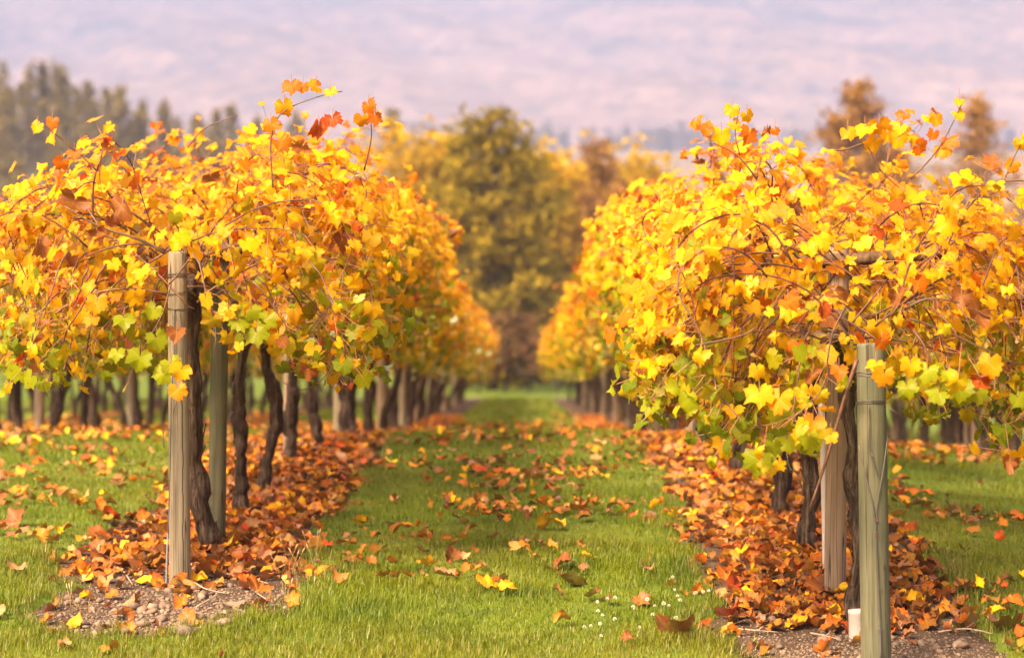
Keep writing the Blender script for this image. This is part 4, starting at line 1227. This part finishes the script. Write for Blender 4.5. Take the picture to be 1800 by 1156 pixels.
def blades(x, y, hmin, hmax, w, segs, straw):
    n = len(x)
    z0 = surf_z(x, y) - 0.004
    clump = fbm(x * 3.1, y * 3.1 + 9, 3)
    dry = np.clip((fbm(x * 0.9 + 60, y * 0.9, 3) - 0.45) * 3.5, 0, 1)
    front = np.clip((12.35 - y + 0.35 * (fbm(x * 1.5, y * 1.5) - 0.5)) / 0.6, 0, 1)
    dry = np.clip(dry * 0.48 + front * 0.45, 0, 1)
    edge = np.clip(strip_mask(x + 0.10, y) + strip_mask(x - 0.10, y) + strip_mask(x, y + 0.12), 0, 1)
    hgt = (hmin + (hmax - hmin) * grs.random(n)) * (0.25 + 1.5 * clump) * (1 + 0.55 * edge * grs.random(n))
    az = grs.uniform(0, 6.28, n); lean = grs.uniform(0.2, 1.25, n)
    dirv = np.stack([np.cos(az), np.sin(az)], 1)
    sidev = np.stack([-np.sin(az), np.cos(az)], 1)
    ww = w * grs.uniform(0.6, 1.2, n)
    base_c = np.array([0.052, 0.098, 0.001]); lite = np.array([0.205, 0.222, 0.001]); strawc = np.array([0.36, 0.28, 0.085])
    m = (0.55 * grs.random((n, 1)) + 1.1 * np.clip(fbm(x * 4.2 + 30, y * 4.2, 4) - 0.26, 0, 1)[:, None]).clip(0, 1)
    col = base_c * (1 - m) + lite * m
    ylw = np.array([0.26, 0.205, 0.012])
    col = col * (1 - 0.75 * dry[:, None]) + ylw * 0.75 * dry[:, None]
    st = grs.random(n) < straw * (0.4 + 1.6 * dry + 2.2 * edge)
    col[st] = strawc * grs.uniform(0.6, 1.1, (st.sum(), 1))
    rows = []
    for s in range(segs + 1):
        t = s / segs
        c = np.stack([x, y, z0], 1)
        bend = lean * t ** 1.7
        c[:, :2] += dirv * (bend * hgt * 0.75)[:, None]
        c[:, 2] += hgt * t * (1 - 0.32 * lean * t)
        if s < segs:
            hw = ww * (1 - 0.55 * t) * 0.5
            a = c.copy(); a[:, :2] += sidev * hw[:, None]
            b_ = c.copy(); b_[:, :2] -= sidev * hw[:, None]
            rows += [a, b_]
        else:
            rows.append(c)
    V = np.stack(rows, 1); nv = V.shape[1]
    i = (np.arange(n) * nv)[:, None]
    T = []
    for s in range(segs - 1):
        T += [i + np.array([[2 * s, 2 * s + 1, 2 * s + 3]]), i + np.array([[2 * s, 2 * s + 3, 2 * s + 2]])]
    T.append(i + np.array([[2 * segs - 2, 2 * segs - 1, 2 * segs]]))
    C = np.repeat(np.concatenate([col, np.ones((n, 1))], 1), nv, 0)
    return V.reshape(-1, 3), np.concatenate(T), C
VV, TT, CC = [], [], []; base = 0
for (y0, y1, dens, xm, hmin, hmax, w, segs, straw) in [
        (10.6, 14.2, 8500, 2.9, 0.022, 0.060, 0.0036, 2, 0.08), (14.2, 18, 4200, 3.6, 0.022, 0.055, 0.0045, 1, 0.04),
        (18, 24, 2100, 4.8, 0.022, 0.055, 0.007, 1, 0.03), (24, 45, 170, 9.0, 0.03, 0.07, 0.016, 1, 0.02), (45, 85, 45, 14.0, 0.05, 0.10, 0.035, 1, 0.02)]:
    x, y = grass_points(y0, y1, dens, xm)
    v, t_, c = blades(x, y, hmin, hmax, w, segs, straw)
    VV.append(v); TT.append(t_ + base); CC.append(c); base += len(v)
obj('grass', mesh('grass', np.concatenate(VV), np.concatenate(TT), M['grass'], False, {'leafcol': np.concatenate(CC)}), kind='stuff', label='short green grass blades of the lawn and the aisle')

# taller tufts: fresh yellow-green ones in the front grass, dry seed heads by the soil edge
def tuft(px, py, n, h, spread, cols, label, seeds=0):
    g0 = G(px, py)
    t = thing('grass_tuft', (g0[0], g0[1], g0[2]), label, 'grass tuft', 'taller grass tufts in the lawn')
    vx = grs.normal(size=n) * spread; vy = grs.normal(size=n) * spread
    az = np.arctan2(vy, vx) + grs.normal(size=n) * 0.6
    hh = h * grs.uniform(0.55, 1.1, n); lean = grs.uniform(0.15, 0.9, n)
    segs = 4; rows = []
    for s in range(segs + 1):
        q = s / segs
        c = np.stack([vx + np.cos(az) * lean * q ** 1.8 * hh * 0.8, vy + np.sin(az) * lean * q ** 1.8 * hh * 0.8, hh * q * (1 - 0.35 * lean * q) - 0.02], 1)
        hw = 0.0024 * (1 - 0.9 * q)
        sd = np.stack([-np.sin(az), np.cos(az), np.zeros(n)], 1) * hw
        rows += [c + sd, c - sd]
    V = np.stack(rows, 1); nv = V.shape[1]; i = (np.arange(n) * nv)[:, None]
    Q = np.concatenate([i + np.array([[2 * s, 2 * s + 1, 2 * s + 3, 2 * s + 2]]) for s in range(segs)])
    cc = np.array(cols)[grs.integers(0, len(cols), n)] * grs.uniform(0.75, 1.2, (n, 1))
    obj('blades', mesh('blades', V.reshape(-1, 3), Q, M['grass'], False, {'leafcol': np.repeat(np.concatenate([cc, np.ones((n, 1))], 1), nv, 0)}), t, kind='stuff')
    for k in range(seeds):
        ax = grs.normal() * spread * 1.2; ay = grs.normal() * spread; hz = h * grs.uniform(0.8, 1.35); lx_ = grs.normal() * 0.03
        mb = MB(); add_tube(mb, smooth_path([(ax, ay, 0), (ax + lx_ * 0.4, ay, hz * 0.6), (ax + lx_, ay, hz)], 8), 0.0009, 4)
        s_ = obj('seed_stem', mb.mesh('seed_stem', M['seed']), t)
        mb = MB(); add_tube(mb, [(ax + lx_, ay, hz - 0.004), (ax + lx_ * 1.05, ay, hz + 0.006), (ax + lx_ * 1.2, ay, hz + 0.018), (ax + lx_ * 1.3, ay, hz + 0.026)], [0.001, 0.0035, 0.003, 0.0008], 6)
        obj('seed_head', mb.mesh('seed_head', M['seed']), s_)
YG = [(0.26, 0.27, 0.02), (0.17, 0.23, 0.015), (0.33, 0.29, 0.035)]
ST = [(0.40, 0.24, 0.08), (0.42, 0.29, 0.10), (0.22, 0.2, 0.03)]
tuft(1100, 1140, 46, 0.11, 0.035, YG, 'yellow-green grass tuft at the bottom edge left of the large reddish leaf')
tuft(770, 1075, 26, 0.10, 0.04, YG, 'thin pale grass tuft in front of the yellow-orange leaf')
tuft(1135, 925, 40, 0.11, 0.045, YG, 'yellow-green tuft with leaves in mid aisle towards the right row')
tuft(520, 1010, 60, 0.10, 0.05, ST, 'dry straw-coloured tuft with seed heads right of the gravel', 7)
tuft(545, 985, 50, 0.10, 0.05, ST + YG, 'dry grass tuft with seed heads at the lawn edge behind the straw tuft', 5)
tuft(505, 1050, 50, 0.08, 0.06, ST, 'low dry reddish tuft right of the gravel front', 3)
tuft(700, 1110, 40, 0.07, 0.06, ST + YG, 'low dry grass patch in the front lawn centre')
tuft(1690, 1105, 44, 0.09, 0.045, YG, 'green tuft between leaves right of the end post')
tuft(1720, 1060, 40, 0.08, 0.05, YG, 'green tuft with thin blades among leaves at the right edge')
tuft(1260, 1130, 60, 0.09, 0.07, YG, 'leaning grass tuft at the lawn edge near the clover')
tuft(60, 1120, 60, 0.07, 0.08, YG, 'yellowish grass tuft at the lower left corner')
tuft(120, 1070, 30, 0.08, 0.05, ST, 'dry wispy tuft left of the gravel', 3)

# white clover
CL = [(1180, 1014), (1187, 1036), (1189, 1047), (1198, 1055), (1221, 1042), (1237, 1039), (1246, 1037), (1134, 1052), (1153, 1064), (1165, 1060), (1148, 1080), (1184, 1083), (1114, 1067), (1073, 1051), (1082, 1050), (1053, 1057), (1053, 1073), (1060, 1081), (1086, 1087), (1054, 1096), (1030, 1102), (1036, 1100), (1121, 1102), (1053, 1117), (1177, 1063)]
mb = MB()
fib = np.arange(34) + 0.5
phi_ = np.arccos(1 - 1.55 * fib / 34); th_ = np.pi * (1 + 5 ** 0.5) * fib
for a_, b_ in zip(phi_, th_):
    dv = np.array([math.sin(a_) * math.cos(b_), math.sin(a_) * math.sin(b_), math.cos(a_)])
    u_ = np.cross(dv, [0.1, 0.2, 1]); u_ /= np.linalg.norm(u_); w_ = np.cross(dv, u_)
    mb.add([dv * 0.35, dv * 0.85 + u_ * 0.16, dv * 1.08, dv * 0.85 - u_ * 0.16], [[0, 1, 2, 3]])
    mb.add([dv * 0.35, dv * 0.85 + w_ * 0.13, dv * 1.02, dv * 0.85 - w_ * 0.13], [[0, 1, 2, 3]])
ME_CLH = mb.mesh('flower_head', M['petal'], False)
mb = MB(); add_tube(mb, smooth_path([(0.008, 0, 0), (-0.004, 0, 0.045), (0, 0, 0.085)], 8), 0.0011, 5)
ME_CLS = mb.mesh('flower_stem', M['stem'])
for px, py in CL:
    g0 = G(px, py + 24)
    t = thing('clover_flower', (g0[0], g0[1], g0[2] - 0.012), 'white clover flower on a thin stem in the grass near the right strip', 'flower', 'white clover flowers in the aisle grass')
    t.rotation_euler = (grs.normal() * 0.1, grs.normal() * 0.12, grs.uniform(0, 6.28))
    hh = float(P(px, py, g0[1])[2] - g0[2] + 0.012)
    obj('flower_stem', ME_CLS, t).scale = (1, 1, max(hh, 0.03) / 0.085)
    hd = obj('flower_head', ME_CLH, t); s = float(grs.uniform(0.0068, 0.0105)); hd.scale = (s, s, s); hd.location = (0, 0, max(hh, 0.03))
    hd.rotation_euler = (grs.normal() * 0.3, grs.normal() * 0.3, 0)

# ------------------------------------------------------------------ trees behind the vineyard
def cards(mb, c, rs, size, k):
    """k little needle or leaf faces round each point"""
    n = len(c)
    c = np.repeat(c, k, 0) + rs.normal(size=(n * k, 3)) * size * 0.75
    u = rs.normal(size=(n * k, 3)); u /= np.linalg.norm(u, axis=1)[:, None]
    w = np.cross(u, rs.normal(size=(n * k, 3))); w /= np.linalg.norm(w, axis=1)[:, None]
    s = size * rs.uniform(0.5, 1.15, (n * k, 1))
    V = np.stack([c - u * s, c + w * s * 0.42, c + u * s, c - w * s * 0.42], 1).reshape(-1, 3)
    i = (np.arange(n * k) * 4)[:, None]
    mb.add(V, i + np.array([[0, 1, 2, 3]]))

def conifer(hgt, wid, seed, crown_mat, shape=1.0, whorls=24, size=0.2, k=5, droop=0.1, bare=0.06, round_=0.0, per=0.30):
    rs = np.random.default_rng(seed)
    tk = MB(); cr = MB()
    tp = smooth_path([(0, 0, -0.3), (rs.normal() * 0.1, rs.normal() * 0.1, hgt * 0.5), (0, 0, hgt)], 14)
    add_tube(tk, tp, np.linspace(hgt * 0.022, 0.02, 14), 8, ridge=0.05, seed=seed)
    pts = []
    for i in range(whorls):
        t = bare + (1 - bare) * (i + rs.uniform(-0.3, 0.3)) / whorls
        t = min(max(t, bare), 0.985)
        prof_ = (1 - t) ** shape * (1 - round_) + round_ * math.sqrt(max(0, 1 - ((t - 0.38) / 0.63) ** 2)) if t > 0.0 else 1
        for j in range(int(rs.integers(5, 8))):
            a = rs.uniform(0, 6.28); L = wid / 2 * prof_ * rs.uniform(0.55, 1.15) + 0.12
            b = np.array([0, 0, t * hgt])
            rise = rs.uniform(-0.05, 0.45) - droop
            e = b + np.array([math.cos(a) * L, math.sin(a) * L, L * rise])
            q = smooth_path([b, (b + e) / 2 + np.array([0, 0, -0.06 * L]), e], 7)
            add_tube(tk, q, np.linspace(0.012 * hgt * (1 - t) * 0.3 + 0.012, 0.006, 7), 4, cap=False, seed=1)
            m = max(3, int(L / per))
            f = np.linspace(0.28, 1.0, m)
            c = np.stack([np.interp(f, np.linspace(0, 1, 7), q[:, x]) for x in range(3)], 1)
            c += rs.normal(size=c.shape) * 0.12 * L ** 0.5 * np.array([1, 1, 0.6])
            pts.append(c)
    pts.append(np.array([[0, 0, hgt]]))
    cards(cr, np.concatenate(pts), rs, size, k)
    return tk.mesh('trunk', M['tree_bark']), cr.mesh('crown', crown_mat, False)

def broadleaf(hgt, wid, seed, mat, n=420, size=0.22, k=7):
    rs = np.random.default_rng(seed)
    tk = MB(); cr = MB()
    add_tube(tk, smooth_path([(0, 0, -0.3), (rs.normal() * 0.2, 0, hgt * 0.4), (rs.normal() * 0.3, rs.normal() * 0.3, hgt * 0.85)], 12), np.linspace(hgt * 0.022, 0.03, 12), 8, ridge=0.05, seed=seed)
    cen = []
    for i in range(16):
        a = rs.uniform(0, 6.28); t = rs.uniform(0.3, 0.97)
        rr = wid / 2 * math.sqrt(max(0.05, 1 - ((t - 0.52) / 0.5) ** 2)) * rs.uniform(0.3, 0.85)
        e = np.array([math.cos(a) * rr, math.sin(a) * rr, t * hgt]); cen.append(e)
        b = np.array([0, 0, hgt * t * 0.62])
        add_tube(tk, smooth_path([b, (b + e) / 2 + np.array([0, 0, 0.1]), e], 7), np.linspace(0.05, 0.012, 7), 5, cap=False)
    cen = np.array(cen)
    p = cen[rs.integers(0, len(cen), n)] + rs.normal(size=(n, 3)) * np.array([wid * 0.10, wid * 0.10, hgt * 0.065])
    cards(cr, p, rs, size, k)
    return tk.mesh('trunk', M['tree_bark']), cr.mesh('crown', mat, False)

def place_tree(name, px, top_py, d, parts, hgt, label, cat='tree', group=None, sink=None):
    x = (px - PX0) / FPX * d
    ztop = H - (top_py - PY0) / FPX * d
    zg = float(base_z(x, d))
    t = thing(name, (x, d, zg), label, cat, group)
    s = (ztop - zg) / hgt
    obj('trunk', parts[0], t).scale = (s, s, s)
    obj('crown', parts[1], t).scale = (s, s, s)
    t.rotation_euler = (0, 0, (px * 0.7) % 6.28)
    return t

pine = conifer(10.5, 6.4, 5, M['pine'], 0.7, 40, 0.17, 8, 0.0, 0.03, 0.55, 0.24)
place_tree('pine_tree', 866, 190, 108, pine, 10.6, 'large bushy olive-green pine closing the end of the grass aisle')
pine2 = conifer(9.0, 4.2, 6, M['pine'], 0.9, 28, 0.17, 7, 0.0, 0.03, 0.4, 0.26)
place_tree('pine_tree', 815, 235, 116, pine2, 9.1, 'smaller olive pine pressed against the left side of the large pine')
place_tree('pine_tree', 915, 262, 118, pine2, 9.1, 'smaller olive pine pressed against the right side of the large pine')
pine3 = conifer(8.6, 3.6, 7, M['russet'], 0.8, 26, 0.16, 7, 0.0, 0.05, 0.5, 0.26)
place_tree('pine_tree', 1042, 243, 128, pine3, 8.7, 'rounded brownish conifer right of the large pine')
place_tree('pine_tree', 1092, 330, 122, pine3, 8.7, 'low brown conifer just left of the right vine canopy')
yt = [broadleaf(9.5, 6.2, 11, M['yellow_tree'], 620), broadleaf(9, 4.4, 12, M['yellow_tree'], 480), broadleaf(9, 6.0, 13, M['olive_tree'], 640)]
place_tree('yellow_tree', 720, 228, 132, yt[0], 9.6, 'bright yellow broadleaf tree behind the left vine canopy')
place_tree('yellow_tree', 950, 258, 130, yt[1], 9.6, 'bright yellow broadleaf tree right behind the large pine')
place_tree('yellow_tree', 1095, 262, 150, yt[1], 9.6, 'small slender yellow tree between brown conifer and right vines')
place_tree('yellow_tree', 1005, 300, 138, yt[0], 9.6, 'low golden tree left of the rounded brownish conifer')
place_tree('olive_tree', 770, 270, 126, yt[2], 9.6, 'golden olive broadleaf tree left of the large pine')
place_tree('olive_tree', 985, 315, 124, yt[2], 9.6, 'golden brown tree low beside the right flank of the large pine')
place_tree('olive_tree', 1065, 300, 142, yt[2], 9.6, 'golden tree behind the rounded brownish conifer')
place_tree('olive_tree', 740, 255, 140, yt[2], 9.6, 'golden olive tree at the inner edge of the left canopy')
place_tree('olive_tree', 1140, 300, 140, yt[2], 9.6, 'dull golden tree mostly hidden by the right vine canopy')
sp = conifer(12.5, 11.0, 8, M['russet'], 1.05, 46, 0.20, 6, -0.10, 0.04, 0.15, 0.30)
sp2 = conifer(12.0, 9.5, 9, M['russet'], 1.05, 38, 0.18, 5, -0.2, 0.04, 0.10, 0.34)
place_tree('spruce_tree', 1508, 145, 150, sp, 12.6, 'russet spruce rising behind the right vine canopy')
place_tree('spruce_tree', 1712, 165, 148, sp2, 12.1, 'thin russet spruce near the right picture edge behind the vines')
place_tree('spruce_tree', 1580, 262, 165, sp2, 12.1, 'low russet conifer between the two spruces')
place_tree('spruce_tree', 1255, 282, 185, sp2, 12.1, 'faint brown conifer behind the left part of the right canopy')
sh = [broadleaf(2.6, 3.4, 15, M['shrub'], 260, 0.14, 6), broadleaf(2.4, 2.8, 16, M['shrub'], 240, 0.14, 6)]
for k, (px, py, d, lb) in enumerate([(885, 560, 99, 'dark russet shrub at the foot of the large pine'), (930, 570, 101, 'russet shrub at the end of the aisle beside the right row'), (840, 590, 97, 'low russet shrub at the end of the left row'), (980, 585, 98, 'low russet shrub at the end of the right row')]):
    place_tree('shrub', px, py, d, sh[k % 2], 2.5, lb, 'shrub')

# wooded knoll on the left: the skyline trees one by one, the rest as one wood
fvar = [conifer(15, 5.0 + 0.5 * k, 20 + k, M['forest'], 0.9, 20, 0.42, 5, 0.05, 0.08, 0.15, 0.6) for k in range(4)]
SKY = [(18, 150, 430), (75, 108, 440), (112, 124, 430), (155, 142, 440), (188, 152, 450), (212, 150, 430), (250, 176, 440), (287, 182, 450), (345, 198, 470), (381, 190, 470), (406, 180, 480), (50, 140, 455), (135, 150, 455), (452, 205, 560), (520, 196, 620), (690, 190, 520)]
for k, (px, py, d) in enumerate(SKY):
    lb = ['dark conifer at the left picture edge on the wooded knoll', 'tallest pointed conifer on the skyline of the wooded knoll', 'second pointed conifer right of the tallest on the knoll', 'blunt conifer on the knoll skyline right of the two pointed ones', 'conifer of the broad pair on the knoll, its left one', 'conifer of the broad pair on the knoll, its right one', 'shorter conifer on the knoll where the skyline steps down', 'slim conifer on the descending skyline above the orange leaves', 'faint conifer at the right foot of the knoll, leftmost of three', 'faint conifer at the right foot of the knoll, middle of three', 'faint conifer at the right foot of the knoll, rightmost of three', 'broad conifer filling the gap left of the tallest one', 'conifer filling the gap behind the second pointed one', 'hazy conifer behind the top of the left vine canopy', 'hazy conifer behind the tall arching shoot', 'hazy conifer right of the highest orange leaves of the left row'][k]
    place_tree('forest_conifer', px, py, d, fvar[k % 4], 15.2, lb, 'tree', 'skyline conifers of the wooded knoll')
frs2 = np.random.default_rng(91)
tk = MB(); cr = MB()
for k in range(130):
    x = frs2.uniform(-96, -18); y = frs2.uniform(330, 470)
    hx = frs2.uniform(9, 16) * np.clip(1 - (x + 72) / 95, 0.4, 1)
    zb = float(base_z(x, y))
    rs = np.random.default_rng(4000 + k)
    add_tube(tk, [(x, y, zb - 0.5), (x, y, zb + hx)], [0.22, 0.05], 5)
    m = 130
    t_ = rs.random(m) ** 0.8
    a = rs.uniform(0, 6.28, m); rr = (1 - t_) ** 0.8 * hx * 0.2 * np.sqrt(rs.random(m)) + 0.2
    cards(cr, np.stack([x + np.cos(a) * rr, y + np.sin(a) * rr, zb + 0.05 * hx + t_ * hx], 1), rs, 0.45, 4)
wood = thing('forest', (0, 0, 0), 'hazy olive wood covering the slope of the knoll behind the left vines', 'forest')
wood['kind'] = 'stuff'
obj('trunks', tk.mesh('trunks', M['tree_bark']), wood, kind='stuff')
obj('crowns', cr.mesh('crowns', M['forest'], False), wood, kind='stuff')

# distant treeline on the valley floor below the mountain
cr = MB(); trs = np.random.default_rng(92)
for k in range(150):
    d = trs.uniform(2350, 2600); x = trs.uniform(-150, 330) if k < 110 else trs.uniform(-600, 600)
    zb = float(base_z(x, d)); hx = trs.uniform(12, 25)
    m = 40; t_ = trs.random(m)
    a = trs.uniform(0, 6.28, m); rr = (1 - t_) ** 0.6 * 6 * np.sqrt(trs.random(m))
    cards(cr, np.stack([x + np.cos(a) * rr, d + np.sin(a) * rr, zb + 0.3 + t_ * hx], 1), trs, 2.3, 3)
obj('treeline', cr.mesh('treeline', M['treeline'], False), kind='stuff', label='hazy blue-grey line of distant trees below the mountain')

# ------------------------------------------------------------------ the air of the valley
g = bpy.data.materials.new('valley_haze'); g.use_nodes = True
g.node_tree.nodes.clear()
out = g.node_tree.nodes.new('ShaderNodeOutputMaterial')
pv = g.node_tree.nodes.new('ShaderNodeVolumePrincipled')
pv.inputs['Color'].default_value = (0.52, 0.56, 0.88, 1)
pv.inputs['Density'].default_value = 0.00030
pv.inputs['Anisotropy'].default_value = 0.0
g.node_tree.links.new(pv.outputs[0], out.inputs['Volume'])
x0, x1, y0, y1, z0, z1 = -4300, 4300, -340, 7400, -6, 800
V = [(x, y, z) for z in (z0, z1) for y in (y0, y1) for x in (x0, x1)]
F = [(0, 2, 3, 1), (4, 5, 7, 6), (0, 1, 5, 4), (2, 6, 7, 3), (0, 4, 6, 2), (1, 3, 7, 5)]
obj('haze', mesh('haze', V, np.array(F), g, False), kind='stuff', label='thin pale pinkish haze filling the valley air')
